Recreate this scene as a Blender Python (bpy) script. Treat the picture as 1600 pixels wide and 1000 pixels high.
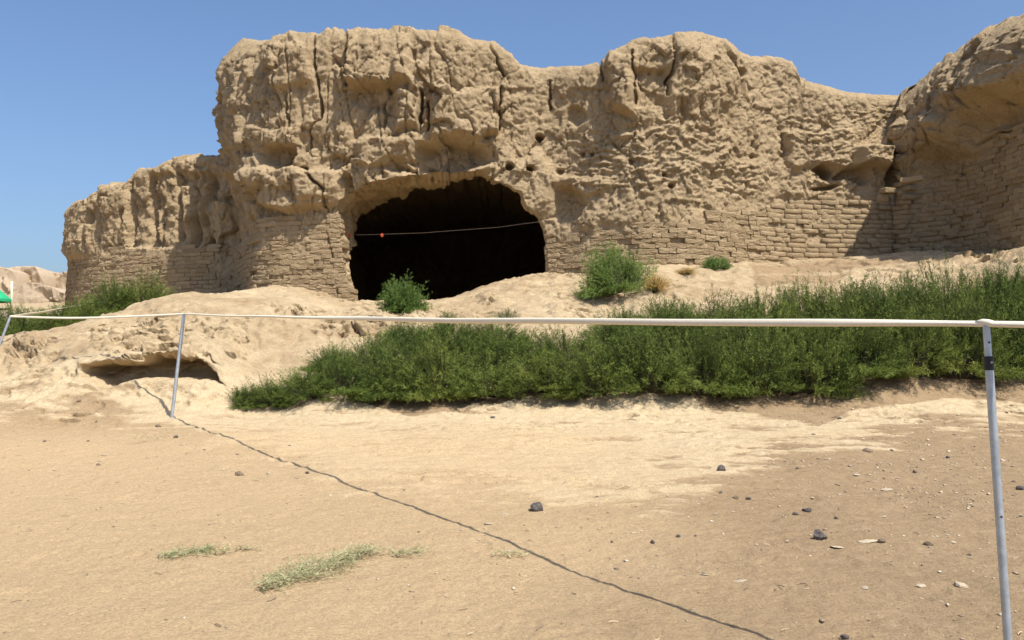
import bpy, math, random
import numpy as np

random.seed(7)
RNG = np.random.default_rng(11)
scene = bpy.context.scene
for o in list(bpy.data.objects):
    bpy.data.objects.remove(o, do_unlink=True)
COL = scene.collection

# ------------------------------------------------------------------ camera
HFOV = math.radians(58.0)
PITCH = math.radians(2.5)
CAM = np.array([0.0, 0.0, 1.5])
F_PX = 800.0 / math.tan(HFOV / 2)
cam_data = bpy.data.cameras.new('camera')
cam_data.sensor_width = 36.0
cam_data.angle = HFOV
cam_data.clip_start = 0.05
cam_data.clip_end = 6000.0
cam = bpy.data.objects.new('camera', cam_data)
COL.objects.link(cam)
cam.location = CAM
cam.rotation_euler = (math.pi / 2 + PITCH, 0, 0)
scene.camera = cam

# ------------------------------------------------------------------ sky, sun, exposure
SUN_EL = math.radians(58.0)
# plan direction towards the sun: behind the camera, to the right
to_sun = (math.cos(SUN_EL) * 0.675, -math.cos(SUN_EL) * 0.738, math.sin(SUN_EL))
world = bpy.data.worlds.new('World')
scene.world = world
world.use_nodes = True
wn = world.node_tree.nodes
wl = world.node_tree.links
bg = wn['Background']
sky = wn.new('ShaderNodeTexSky')
sky.sky_type = 'NISHITA'
sky.sun_disc = False
sky.sun_elevation = SUN_EL
sky.sun_rotation = math.atan2(to_sun[0], to_sun[1])
sky.altitude = 300.0
sky.air_density = 1.0
sky.dust_density = 3.4
sky.ozone_density = 6.5
wl.new(sky.outputs[0], bg.inputs[0])
bg.inputs[1].default_value = 0.14
sun_data = bpy.data.lights.new('sun', 'SUN')
sun_data.energy = 5.0
sun_data.angle = math.radians(0.53)
sun_data.color = (1.0, 0.955, 0.88)
sun = bpy.data.objects.new('sun', sun_data)
COL.objects.link(sun)
from mathutils import Vector, Matrix
sun.rotation_euler = Vector(to_sun).to_track_quat('Z', 'Y').to_euler()
sun.location = (20, -30, 40)
scene.view_settings.view_transform = 'Standard'
scene.view_settings.look = 'None'
scene.view_settings.exposure = 0.30
scene.view_settings.gamma = 1.0

# ------------------------------------------------------------------ picture <-> place
CP, SP = math.cos(PITCH), math.sin(PITCH)

def proj(P):
    P = np.asarray(P, float)
    x = P[..., 0]; y = P[..., 1]; z = P[..., 2] - CAM[2]
    d = y * CP + z * SP
    u = -y * SP + z * CP
    d = np.where(d < 0.05, 0.05, d)
    return 800 + F_PX * x / d, 500 - F_PX * u / d

def at(px, py, Y):
    px = np.asarray(px, float); py = np.asarray(py, float); Y = np.asarray(Y, float)
    a = (px - 800) / F_PX; b = (500 - py) / F_PX
    dy = CP - b * SP; dz = SP + b * CP
    t = Y / dy
    return np.stack([a * t, Y + 0 * t, CAM[2] + dz * t], -1)

# ------------------------------------------------------------------ noise (numpy)
PERM = np.random.default_rng(5).permutation(1024).astype(np.int64)
PERM2 = np.concatenate([PERM, PERM, PERM])
GR = np.random.default_rng(6).normal(size=(1024, 3)); GR /= np.linalg.norm(GR, axis=1)[:, None]

def _hash(i, j, k):
    return PERM2[(PERM2[(PERM2[i & 1023] + j) & 1023] + k) & 1023]

GX, GY, GZ = [np.ascontiguousarray(GR[:, k].astype(np.float32)) for k in range(3)]
PERM32 = PERM2.astype(np.int32)
from concurrent.futures import ThreadPoolExecutor
POOL = ThreadPoolExecutor(4)

def _gn(P):
    I = np.floor(P)
    f = (P - I).astype(np.float32); I = I.astype(np.int32) & 1023
    w = f * f * f * (f * (f * 6 - 15) + 10)
    fx, fy, fz = f[:, 0], f[:, 1], f[:, 2]; wx, wy, wz = w[:, 0], w[:, 1], w[:, 2]
    ix, iy, iz = I[:, 0], I[:, 1], I[:, 2]
    flat = bool((fz == 0).all())
    out = np.zeros(len(P), np.float32)
    for a in (0, 1):
        ha = PERM32[ix + a]; ax = wx if a else 1 - wx; dx = fx - a
        for b in (0, 1):
            hb = PERM32[ha + iy + b]; ab = ax * (wy if b else 1 - wy); dy = fy - b
            for c in ((0,) if flat else (0, 1)):
                h = PERM32[hb + iz + c]
                out += (GX[h] * dx + GY[h] * dy + GZ[h] * (fz - c)) * ab * (wz if c else 1 - wz)
    return out * 1.6

def gnoise(P):
    P = np.asarray(P, float)
    sh = P.shape[:-1]
    Q = P.reshape(-1, 3)
    n = len(Q)
    if n < 40000: return _gn(Q).reshape(sh).astype(float)
    k = 32768
    r = list(POOL.map(_gn, [Q[i:i + k] for i in range(0, n, k)]))
    return np.concatenate(r).reshape(sh).astype(float)

def fbm(P, octs=4, gain=0.5):
    P = np.asarray(P, float)
    s = 0; a = 1.0; n = 0
    for o in range(octs):
        s = s + a * gnoise(P * (2.03 ** o) + 17.3 * o); n += a; a *= gain
    return s / n

def ridged(P, octs=3):
    s = 0; a = 1.0; n = 0
    for o in range(octs):
        s = s + a * (1 - np.abs(gnoise(P * (2.1 ** o) + 9.7 * o)) * 2); n += a; a *= 0.5
    return s / n

RV = np.random.default_rng(8).random((1024, 4))

RVX = [np.ascontiguousarray(RV[:, k].astype(np.float32)) for k in range(4)]

def _wo(P):
    I = np.floor(P); fr = (P - I).astype(np.float32); I = I.astype(np.int32) & 1023
    n = len(P)
    f1 = np.full(n, 99.0, np.float32); f2 = np.full(n, 99.0, np.float32); hh = np.zeros(n, np.int32)
    d1 = np.zeros((n, 3), np.float32)
    for a in (-1, 0, 1):
        ha = PERM32[(I[:, 0] + a) & 1023]
        for b in (-1, 0, 1):
            hb = PERM32[(ha + I[:, 1] + b) & 1023]
            for c in (-1, 0, 1):
                h = PERM32[(hb + I[:, 2] + c) & 1023]
                dx = fr[:, 0] - a - RVX[0][h]; dy = fr[:, 1] - b - RVX[1][h]; dz = fr[:, 2] - c - RVX[2][h]
                d = dx * dx + dy * dy + dz * dz
                m = d < f1
                f2 = np.where(m, f1, np.minimum(f2, d)); f1 = np.where(m, d, f1); hh = np.where(m, h, hh)
                d1[m, 0] = dx[m]; d1[m, 1] = dy[m]; d1[m, 2] = dz[m]
    slope = GX[hh] * d1[:, 0] + GY[hh] * d1[:, 1] + GZ[hh] * d1[:, 2]
    return np.stack([np.sqrt(f1), np.sqrt(f2), RVX[3][hh], slope], -1)

def worley(P):
    """F1, F2, a random value of the nearest cell and a random slope across it"""
    P = np.asarray(P, float)
    k = 32768
    r = np.concatenate(list(POOL.map(_wo, [P[i:i + k] for i in range(0, len(P), k)]))).astype(float)
    return r[:, 0], r[:, 1], r[:, 2], r[:, 3]

def sstep(a, b, x):
    t = np.clip((np.asarray(x, float) - a) / (b - a), 0, 1)
    return t * t * (3 - 2 * t)

def seg_dist(px, py, pts):
    """distance to a polyline"""
    d = np.full(np.shape(px), 1e9)
    for (x0, y0), (x1, y1) in zip(pts[:-1], pts[1:]):
        dx, dy = x1 - x0, y1 - y0
        t = np.clip(((px - x0) * dx + (py - y0) * dy) / (dx * dx + dy * dy + 1e-9), 0, 1)
        d = np.minimum(d, np.hypot(px - x0 - t * dx, py - y0 - t * dy))
    return d

def poly_sd(px, py, pts):
    """signed distance to a polygon, positive inside"""
    px = np.asarray(px, float); py = np.asarray(py, float)
    P = list(pts) + [pts[0]]
    d = seg_dist(px, py, P)
    ins = np.zeros(px.shape, bool)
    for (x0, y0), (x1, y1) in zip(P[:-1], P[1:]):
        c = (y0 > py) != (y1 > py)
        xi = x0 + (py - y0) * (x1 - x0) / (y1 - y0 if y1 != y0 else 1e-9)
        ins ^= c & (px < xi)
    return np.where(ins, d, -d)

def blocks(P, sx, sy, sz, jag=0.25, seed=0.0):
    """fractured blocks: each cell its own random offset"""
    Q = P * np.array([sx, sy, sz]) + seed
    Q = Q + jag * np.stack([gnoise(P * 2.3 + seed), gnoise(P * 2.3 + seed + 40), gnoise(P * 2.3 + seed + 80)], -1)
    f1, f2, rv, sl = worley(Q)
    return rv - 0.5 + 0.9 * sl, f2 - f1

def ell(px, py, cx, cy, rx, ry, soft=0.35):
    r = np.hypot((px - cx) / rx, (py - cy) / ry)
    return sstep(1 + soft, 1 - soft, r)

def box_m(px, py, x0, x1, y0, y1, sx=5, sy=5):
    return sstep(x0 - sx, x0 + sx, px) * sstep(x1 + sx, x1 - sx, px) * sstep(y0 - sy, y0 + sy, py) * sstep(y1 + sy, y1 - sy, py)

# ------------------------------------------------------------------ object helpers
def tag(o, label=None, cat=None, group=None, kind=None):
    if label: o['label'] = label
    if cat: o['category'] = cat
    if group: o['group'] = group
    if kind: o['kind'] = kind
    return o

def link(o, parent=None):
    COL.objects.link(o)
    if parent is not None: o.parent = parent
    return o

def empty(name, loc=(0, 0, 0), rz=0.0):
    o = bpy.data.objects.new(name, None)
    o.empty_display_size = 0.2
    o.location = tuple(float(v) for v in loc); o.rotation_euler = (0, 0, rz)
    return link(o)

def mesh_np(name, V, Fq, mat, smooth=True, attrs=None):
    me = bpy.data.meshes.new(name)
    V = np.asarray(V, np.float32)
    if isinstance(Fq, np.ndarray):
        n, k = Fq.shape
        me.vertices.add(len(V)); me.vertices.foreach_set('co', V.ravel())
        me.loops.add(n * k); me.loops.foreach_set('vertex_index', Fq.astype(np.int32).ravel())
        me.polygons.add(n); me.polygons.foreach_set('loop_start', np.arange(0, n * k, k, dtype=np.int32))
        me.update(calc_edges=True)
        me.validate()
    else:
        me.from_pydata(V.tolist(), [], Fq); me.update()
    if smooth: me.polygons.foreach_set('use_smooth', np.ones(len(me.polygons), bool))
    if attrs:
        for k, v in attrs.items():
            a = me.attributes.new(k, 'FLOAT', 'POINT'); a.data.foreach_set('value', np.asarray(v, np.float32))
    if mat: me.materials.append(mat)
    return me

def obj(name, me, parent=None, loc=(0, 0, 0), rot=(0, 0, 0), scale=(1, 1, 1)):
    o = bpy.data.objects.new(name, me)
    o.location = tuple(float(v) for v in loc); o.rotation_euler = rot; o.scale = scale
    return link(o, parent)

# ------------------------------------------------------------------ materials
def new_mat(name):
    m = bpy.data.materials.new(name); m.use_nodes = True
    nt = m.node_tree
    return m, nt, nt.nodes, nt.links, nt.nodes['Principled BSDF']

def noise_node(nt, coord, scale, detail=6, rough=0.6, dist=0.0):
    n = nt.nodes.new('ShaderNodeTexNoise')
    n.inputs['Scale'].default_value = scale; n.inputs['Detail'].default_value = detail
    n.inputs['Roughness'].default_value = rough; n.inputs['Distortion'].default_value = dist
    nt.links.new(coord, n.inputs['Vector'])
    return n.outputs['Fac']

def ramp(nt, fac, stops):
    r = nt.nodes.new('ShaderNodeValToRGB')
    e = r.color_ramp.elements
    while len(e) > 1: e.remove(e[-1])
    e[0].position = stops[0][0]; e[0].color = (*stops[0][1], 1)
    for p, c in stops[1:]:
        k = e.new(p); k.color = (*c, 1)
    nt.links.new(fac, r.inputs[0])
    return r.outputs[0]

def mix(nt, fac, a, b, mode='MIX'):
    m = nt.nodes.new('ShaderNodeMix'); m.data_type = 'RGBA'; m.blend_type = mode
    for s, v in ((m.inputs[0], fac), (m.inputs[6], a), (m.inputs[7], b)):
        if hasattr(v, 'links'): nt.links.new(v, s)
        elif isinstance(v, (int, float)): s.default_value = v
        else: s.default_value = (*v, 1)
    return m.outputs[2]

def fmath(nt, op, a, b=None):
    m = nt.nodes.new('ShaderNodeMath'); m.operation = op
    for s, v in ((m.inputs[0], a), (m.inputs[1], b)):
        if v is None: continue
        if hasattr(v, 'links'): nt.links.new(v, s)
        else: s.default_value = v
    return m.outputs[0]

def bump(nt, height, strength, dist, normal=None):
    b = nt.nodes.new('ShaderNodeBump')
    b.inputs['Strength'].default_value = strength; b.inputs['Distance'].default_value = dist
    nt.links.new(height, b.inputs['Height'])
    if normal: nt.links.new(normal, b.inputs['Normal'])
    return b.outputs[0]

def attr(nt, name, typ='GEOMETRY'):
    a = nt.nodes.new('ShaderNodeAttribute'); a.attribute_name = name; a.attribute_type = typ
    return a.outputs['Fac']

def world_pos(nt):
    return nt.nodes.new('ShaderNodeNewGeometry').outputs['Position']

def stretch(nt, coord, s):
    m = nt.nodes.new('ShaderNodeMapping'); m.inputs['Scale'].default_value = s
    nt.links.new(coord, m.inputs['Vector'])
    return m.outputs[0]

def mud_material(name, dark, mid, light, tint_random=False):
    m, nt, N, L, B = new_mat(name)
    pos = world_pos(nt)
    n1 = noise_node(nt, pos, 0.55, 6, 0.62)
    n2 = noise_node(nt, pos, 4.0, 7, 0.68)
    n3 = noise_node(nt, pos, 42.0, 4, 0.7)
    c = ramp(nt, n1, [(0.32, dark), (0.5, mid), (0.70, light)])
    c2 = ramp(nt, n2, [(0.30, tuple(v * 0.82 for v in mid)), (0.5, mid), (0.7, tuple(min(1, v * 1.16) for v in light))])
    c = mix(nt, 0.55, c, c2)
    c = mix(nt, 0.35, c, ramp(nt, n3, [(0.3, tuple(v * 0.7 for v in mid)), (0.7, tuple(v * 1.25 for v in light))]))
    streak = noise_node(nt, stretch(nt, pos, (3.2, 3.2, 0.35)), 1.0, 5, 0.6)      # rain-washed tongues of paler mud
    c = mix(nt, fmath(nt, 'MULTIPLY', ramp(nt, streak, [(0.52, (0, 0, 0)), (0.68, (1, 1, 1))]), 0.35), c, tuple(v * 1.1 for v in light))
    if tint_random:
        oi = N.new('ShaderNodeObjectInfo').outputs['Random']
        c = mix(nt, 0.55, c, ramp(nt, oi, [(0, tuple(v * 0.86 for v in dark)), (0.5, mid), (1, tuple(v * 1.08 for v in light))]))
    L.new(c, B.inputs['Base Color'])
    B.inputs['Roughness'].default_value = 0.95
    B.inputs['Specular IOR Level'].default_value = 0.1
    v = N.new('ShaderNodeTexVoronoi'); v.feature = 'DISTANCE_TO_EDGE'; v.inputs['Scale'].default_value = 5.0
    wob = N.new('ShaderNodeVectorMath'); wob.operation = 'ADD'
    nz = N.new('ShaderNodeTexNoise'); nz.inputs['Scale'].default_value = 3.0; nz.inputs['Detail'].default_value = 4
    L.new(pos, nz.inputs['Vector']); L.new(pos, wob.inputs[0]); L.new(nz.outputs['Color'], wob.inputs[1])
    L.new(wob.outputs[0], v.inputs['Vector'])
    crack = ramp(nt, v.outputs['Distance'], [(0.0, (0, 0, 0)), (0.05, (1, 1, 1))])
    nb = bump(nt, noise_node(nt, pos, 9.0, 9, 0.76), 0.85, 0.055)
    nb = bump(nt, noise_node(nt, pos, 34.0, 6, 0.78), 0.9, 0.028, nb)
    nb = bump(nt, crack, 0.5, 0.02, nb)
    vc = N.new('ShaderNodeTexVoronoi'); vc.inputs['Scale'].default_value = 17.0; L.new(wob.outputs[0], vc.inputs['Vector'])
    nb = bump(nt, vc.outputs['Distance'], 0.4, 0.018, nb)
    nb.node.invert = True
    L.new(nb, B.inputs['Normal'])
    return m

M_MUD = mud_material('weathered mud', (0.375, 0.268, 0.148), (0.455, 0.335, 0.193), (0.525, 0.398, 0.243))
M_BRICK = mud_material('sun dried brick', (0.345, 0.245, 0.135), (0.42, 0.307, 0.177), (0.485, 0.366, 0.222), True)
M_FARMUD = mud_material('distant mud', (0.42, 0.315, 0.205), (0.48, 0.37, 0.25), (0.54, 0.43, 0.30))

def ground_material():
    m, nt, N, L, B = new_mat('dry earth')
    pos = world_pos(nt)
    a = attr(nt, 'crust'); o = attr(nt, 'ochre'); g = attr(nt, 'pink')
    n1 = noise_node(nt, pos, 0.9, 7, 0.62)
    n2 = noise_node(nt, pos, 7.0, 7, 0.68)
    n3 = noise_node(nt, pos, 60.0, 5, 0.72)
    n4 = noise_node(nt, stretch(nt, pos, (1.0, 1.7, 1.2)), 2.6, 7, 0.7, 0.6)
    n5 = noise_node(nt, pos, 190.0, 3, 0.8)
    cream = ramp(nt, n2, [(0.28, (0.38, 0.285, 0.168)), (0.48, (0.495, 0.385, 0.235)), (0.72, (0.58, 0.468, 0.305))])
    cream = mix(nt, 0.35, cream, ramp(nt, n1, [(0.35, (0.46, 0.345, 0.20)), (0.65, (0.56, 0.45, 0.29))]))
    brown = ramp(nt, n2, [(0.25, (0.225, 0.158, 0.09)), (0.5, (0.305, 0.216, 0.125)), (0.75, (0.385, 0.284, 0.172))])
    brown = mix(nt, 0.4, brown, ramp(nt, n1, [(0.3, (0.27, 0.19, 0.108)), (0.7, (0.36, 0.26, 0.152))]))
    s = fmath(nt, 'ADD', a, fmath(nt, 'MULTIPLY', fmath(nt, 'SUBTRACT', n4, 0.5), 1.1))
    mask = ramp(nt, s, [(0.20, (0, 0, 0)), (0.80, (1, 1, 1))])
    c = mix(nt, mask, brown, cream)
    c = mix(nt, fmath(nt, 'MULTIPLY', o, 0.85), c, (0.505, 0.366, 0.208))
    c = mix(nt, g, c, (0.60, 0.45, 0.37))
    c = mix(nt, 1.0, c, ramp(nt, n3, [(0.28, (0.72, 0.70, 0.67)), (0.5, (1, 1, 1)), (0.74, (1.22, 1.22, 1.22))]), 'MULTIPLY')
    c = mix(nt, 1.0, c, ramp(nt, n5, [(0.32, (0.70, 0.68, 0.65)), (0.5, (1, 1, 1)), (0.70, (1.2, 1.2, 1.2))]), 'MULTIPLY')
    L.new(c, B.inputs['Base Color'])
    B.inputs['Roughness'].default_value = 0.96
    B.inputs['Specular IOR Level'].default_value = 0.08
    nb = bump(nt, n4, 0.4, 0.05)
    nb = bump(nt, noise_node(nt, pos, 16.0, 8, 0.74), 0.8, 0.026, nb)
    nb = bump(nt, n3, 0.8, 0.010, nb)
    L.new(nb, B.inputs['Normal'])
    return m

M_GROUND = ground_material()

def simple_mat(name, col, rough=0.8, var=0.15, scale=30.0, bumpd=0.003, metal=0.0, spec=0.3, rnd=0.0):
    m, nt, N, L, B = new_mat(name)
    tc = N.new('ShaderNodeTexCoord').outputs['Object']
    n = noise_node(nt, tc, scale, 5, 0.65)
    c = ramp(nt, n, [(0.3, tuple(v * (1 - var) for v in col)), (0.7, tuple(min(1, v * (1 + var)) for v in col))])
    if rnd:
        oi = N.new('ShaderNodeObjectInfo').outputs['Random']
        c = mix(nt, 1.0, c, ramp(nt, oi, [(0, (1 - rnd,) * 3), (1, (1, 1, 1))]), 'MULTIPLY')
    L.new(c, B.inputs['Base Color'])
    B.inputs['Roughness'].default_value = rough; B.inputs['Metallic'].default_value = metal
    B.inputs['Specular IOR Level'].default_value = spec
    if bumpd: L.new(bump(nt, n, 0.6, bumpd), B.inputs['Normal'])
    return m

def leaf_mat(name, c0, c1, trans=0.25):
    m, nt, N, L, B = new_mat(name)
    t = attr(nt, 'tone')
    oi = N.new('ShaderNodeObjectInfo').outputs['Random']
    c = ramp(nt, t, [(0.0, c0), (1.0, c1)])
    c = mix(nt, 1.0, c, ramp(nt, oi, [(0, (0.86, 0.92, 0.86)), (0.5, (1, 1, 1)), (1, (1.18, 1.06, 1.0))]), 'MULTIPLY')
    L.new(c, B.inputs['Base Color'])
    B.inputs['Roughness'].default_value = 0.6
    B.inputs['Specular IOR Level'].default_value = 0.2
    tr = N.new('ShaderNodeBsdfTranslucent'); L.new(c, tr.inputs[0])
    mx = N.new('ShaderNodeMixShader'); mx.inputs[0].default_value = trans
    L.new(B.outputs[0], mx.inputs[1]); L.new(tr.outputs[0], mx.inputs[2])
    L.new(mx.outputs[0], N['Material Output'].inputs[0])
    return m

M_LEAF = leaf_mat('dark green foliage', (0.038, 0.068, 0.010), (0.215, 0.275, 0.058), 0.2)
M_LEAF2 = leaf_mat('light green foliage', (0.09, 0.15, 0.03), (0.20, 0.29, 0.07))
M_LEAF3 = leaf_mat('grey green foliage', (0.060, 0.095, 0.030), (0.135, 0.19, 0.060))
M_DRY = leaf_mat('dry yellow grass', (0.36, 0.24, 0.06), (0.60, 0.42, 0.13), 0.15)
M_WILT = leaf_mat('wilted pale green grass', (0.24, 0.23, 0.10), (0.52, 0.49, 0.28), 0.15)
M_STEM = simple_mat('brown stems', (0.075, 0.065, 0.035), 0.9, 0.3)

# ------------------------------------------------------------------ the ground
GP = [  # (picture x, picture y, distance) of points on the ground
    (-120, 600, 12.2), (0, 604, 11.9), (130, 606, 11.6), (240, 606, 11.7), (345, 603, 11.9),
    (370, 614, 12.0), (480, 616, 12.0), (600, 618, 12.0), (800, 618, 12.0), (1000, 622, 12.0), (1130, 622, 12.0),
    (1250, 612, 12.2), (1450, 594, 12.5), (1600, 574, 13.0), (1800, 560, 13.2),
    (-200, 560, 13.0), (0, 545, 12.9), (60, 526, 13.4), (130, 514, 13.8), (200, 505, 14.0), (228, 497, 14.1), (256, 468, 14.7), (330, 462, 15.4), (430, 450, 16.3), (550, 467, 16.4),
    (60, 570, 12.3), (130, 575, 11.95), (200, 560, 12.1), (290, 555, 12.15), (340, 560, 12.2), (250, 525, 12.9), (320, 520, 13.0), (160, 535, 12.7), (330, 488, 13.9),
    (40, 535, 16.0), (-100, 545, 16.0), (120, 522, 16.5), (190, 508, 17.0), (90, 498, 20.5), (170, 486, 19.6), (250, 474, 18.8), (330, 462, 18.6), (60, 496, 24.0), (-60, 500, 22.0),
    (400, 560, 12.7), (440, 520, 13.3), (500, 503, 13.8), (600, 497, 14.0), (500, 480, 14.9), (600, 480, 15.1), (620, 470, 16.4), (655, 474, 16.7), (690, 472, 16.3),
    (760, 446, 15.9), (800, 433, 16.3), (857, 431, 16.7), (750, 470, 15.0), (850, 466, 14.9), (700, 488, 14.4), (800, 497, 13.9),
    (900, 497, 13.8), (960, 490, 14.1), (920, 430, 16.1), (1000, 416, 15.8), (1050, 420, 15.5), (1100, 440, 15.0), (1000, 466, 14.4), (1150, 411, 16.5), (1300, 404, 17.0), (1390, 400, 17.1), (1500, 394, 16.3), (1600, 391, 14.8), (1750, 388, 14.4),
    (1200, 440, 15.2), (1300, 430, 15.3), (1450, 414, 15.2), (1600, 408, 14.0), (1750, 412, 13.8), (1800, 510, 13.6),
    (700, 560, 12.8), (1000, 548, 12.9), (1300, 535, 13.1), (1550, 510, 13.6), (550, 560, 12.7),
]
ctrl = [at(*g) for g in GP]
for Y in (-4, -1, 1, 2.5, 4, 5.5, 7, 8.5, 10):
    for tx in (-1.1, -0.75, -0.45, -0.2, 0.0, 0.2, 0.45, 0.75, 1.1):
        x = tx * (Y + 6)
        ctrl.append(np.array([x, Y, 0.04 + 0.069 * Y]))
for x in (-3.2, -1.5, 0.6):
    for Y, z in ((18.5, 2.30), (20.5, 2.2), (24, 2.2), (30, 2.2)):
        ctrl.append(np.array([x, Y, z]))
for x, Y, z in ((-9, 30, 3.0), (-17, 30, 2.9), (-25, 30, 2.9), (-14, 38, 3.6), (-24, 38, 3.4), (-22, 52, 5.3), (-40, 52, 5.2), (-30, 70, 6.2), (-55, 70, 6.2), (0, 35, 3.2), (10, 30, 3.2), (20, 30, 3.0), (0, 70, 6.0), (30, 70, 6.0), (14, 20, 2.9), (18, 14, 2.4), (-14, 14, 1.8), (-18, 18, 2.0)):
    ctrl.append(np.array([x, Y, z]))
ctrl = np.array(ctrl)
RC = 0.45

def _k(dx, dy):
    return np.sqrt(dx * dx + dy * dy + RC * RC)

_n = len(ctrl)
A = np.zeros((_n + 3, _n + 3))
A[:_n, :_n] = _k(ctrl[:, None, 0] - ctrl[None, :, 0], ctrl[:, None, 1] - ctrl[None, :, 1]) - np.eye(_n) * 0.004
A[:_n, _n] = 1; A[:_n, _n + 1] = ctrl[:, 0]; A[:_n, _n + 2] = ctrl[:, 1]
A[_n:, :_n] = A[:_n, _n:].T
W = np.linalg.lstsq(A, np.concatenate([ctrl[:, 2], np.zeros(3)]), rcond=None)[0]

def ground_base(X, Y):
    X = np.asarray(X, float); Y = np.asarray(Y, float)
    r2 = np.hypot(X, Y)
    Xc = np.clip(X, -60, 60); Yc = np.clip(Y, -6, 75)
    z = W[_n] + W[_n + 1] * Xc + W[_n + 2] * Yc
    for i in range(_n):
        z = z + W[i] * _k(Xc - ctrl[i, 0], Yc - ctrl[i, 1])
    far = sstep(60, 140, r2)
    return z * (1 - far) + 5.0 * far

def bank_mask(X, Y):
    return sstep(11.2, 12.6, Y + 0.25 * np.sin(X * 1.7))

def ground_z(X, Y, fine=True):
    X = np.asarray(X, float); Y = np.asarray(Y, float)
    z = ground_base(X, Y)
    P = np.stack([X, Y, 0 * X], -1)
    m = bank_mask(X, Y)
    z = z + 0.035 * fbm(P * 0.8 + 3, 3) * (1 - m) + 0.12 * fbm(P * 0.9 + 7, 4) * m
    if fine:
        r = fbm(P * 3.1 + 1, 4)
        z = z + (0.010 * (1 - m) + 0.050 * m) * r
        b = 1 - np.abs(fbm(P * np.array([1.5, 2.6, 1]) + 90, 4)) * 4
        z = z - 0.05 * m * np.clip(b, 0, 1) ** 2 * sstep(-0.1, 0.2, gnoise(P * 0.7 + 44))
        z = z + (0.010 * (1 - m) + 0.012 * m) * fbm(P * 11 + 2, 3)
        z = z + 0.030 * m * np.clip(ridged(P * np.array([1.4, 3.2, 1.0]) + 31, 3) - 0.35, 0, 1)
    return z

def gz(x, y):
    return float(ground_z(np.array([x]), np.array([y]))[0])

CRUST = [(-400, 628), (0, 630), (150, 634), (215, 644), (290, 664), (400, 706), (500, 738), (600, 752), (700, 768), (800, 766), (900, 772), (985, 784), (1060, 770), (1110, 742), (1190, 722), (1230, 690), (1330, 696), (1440, 650), (1500, 660), (1760, 640), (1760, 300), (-400, 300)]
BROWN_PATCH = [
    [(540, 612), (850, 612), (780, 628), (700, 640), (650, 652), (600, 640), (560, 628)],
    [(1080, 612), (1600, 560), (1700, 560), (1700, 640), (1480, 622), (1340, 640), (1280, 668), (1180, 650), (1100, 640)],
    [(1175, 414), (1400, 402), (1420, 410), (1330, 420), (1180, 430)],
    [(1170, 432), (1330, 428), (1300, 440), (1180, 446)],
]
def ground_masks(V):
    px, py = proj(V)
    w = fbm(V * np.array([0.9, 0.9, 0]) + 5, 4) * 60
    w2 = fbm(V * np.array([0.9, 0.9, 0]) + 55, 4) * 34
    front = V[:, 1] > 0.8
    slope = sstep(11.6, 12.6, V[:, 1])
    sd = poly_sd(px + w, py + w2, CRUST)
    c = sstep(-50, 40, sd)
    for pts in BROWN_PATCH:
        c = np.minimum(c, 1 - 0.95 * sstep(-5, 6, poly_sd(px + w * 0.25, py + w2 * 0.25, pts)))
    c = np.where(front, c, 0.1)
    Q = V * np.array([1.0, 1.0, 0.0])
    nz = fbm(Q * np.array([1.3, 3.2, 0]) + 19, 5, 0.62)
    c = sstep(0.08, 0.92, c * 0.86 + 1.6 * nz * sstep(13.5, 10, V[:, 1]) * np.clip(0.15 + 5 * c, 0, 1) + 0.25 * nz)
    c = c * (1 - slope * (0.42 + 0.45 * np.clip(fbm(Q * np.array([0.8, 1.6, 0]) + 39, 4) + .1, 0, .6)))
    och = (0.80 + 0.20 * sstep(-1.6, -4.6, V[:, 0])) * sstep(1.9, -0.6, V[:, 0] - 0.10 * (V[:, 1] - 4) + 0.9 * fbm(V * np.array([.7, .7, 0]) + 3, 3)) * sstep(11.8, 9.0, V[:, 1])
    pink = sstep(24, 27, V[:, 1]) * sstep(36, 33, V[:, 1]) * sstep(-14.5, -15.6, V[:, 0]) * 0.8
    return c, och, pink

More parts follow.
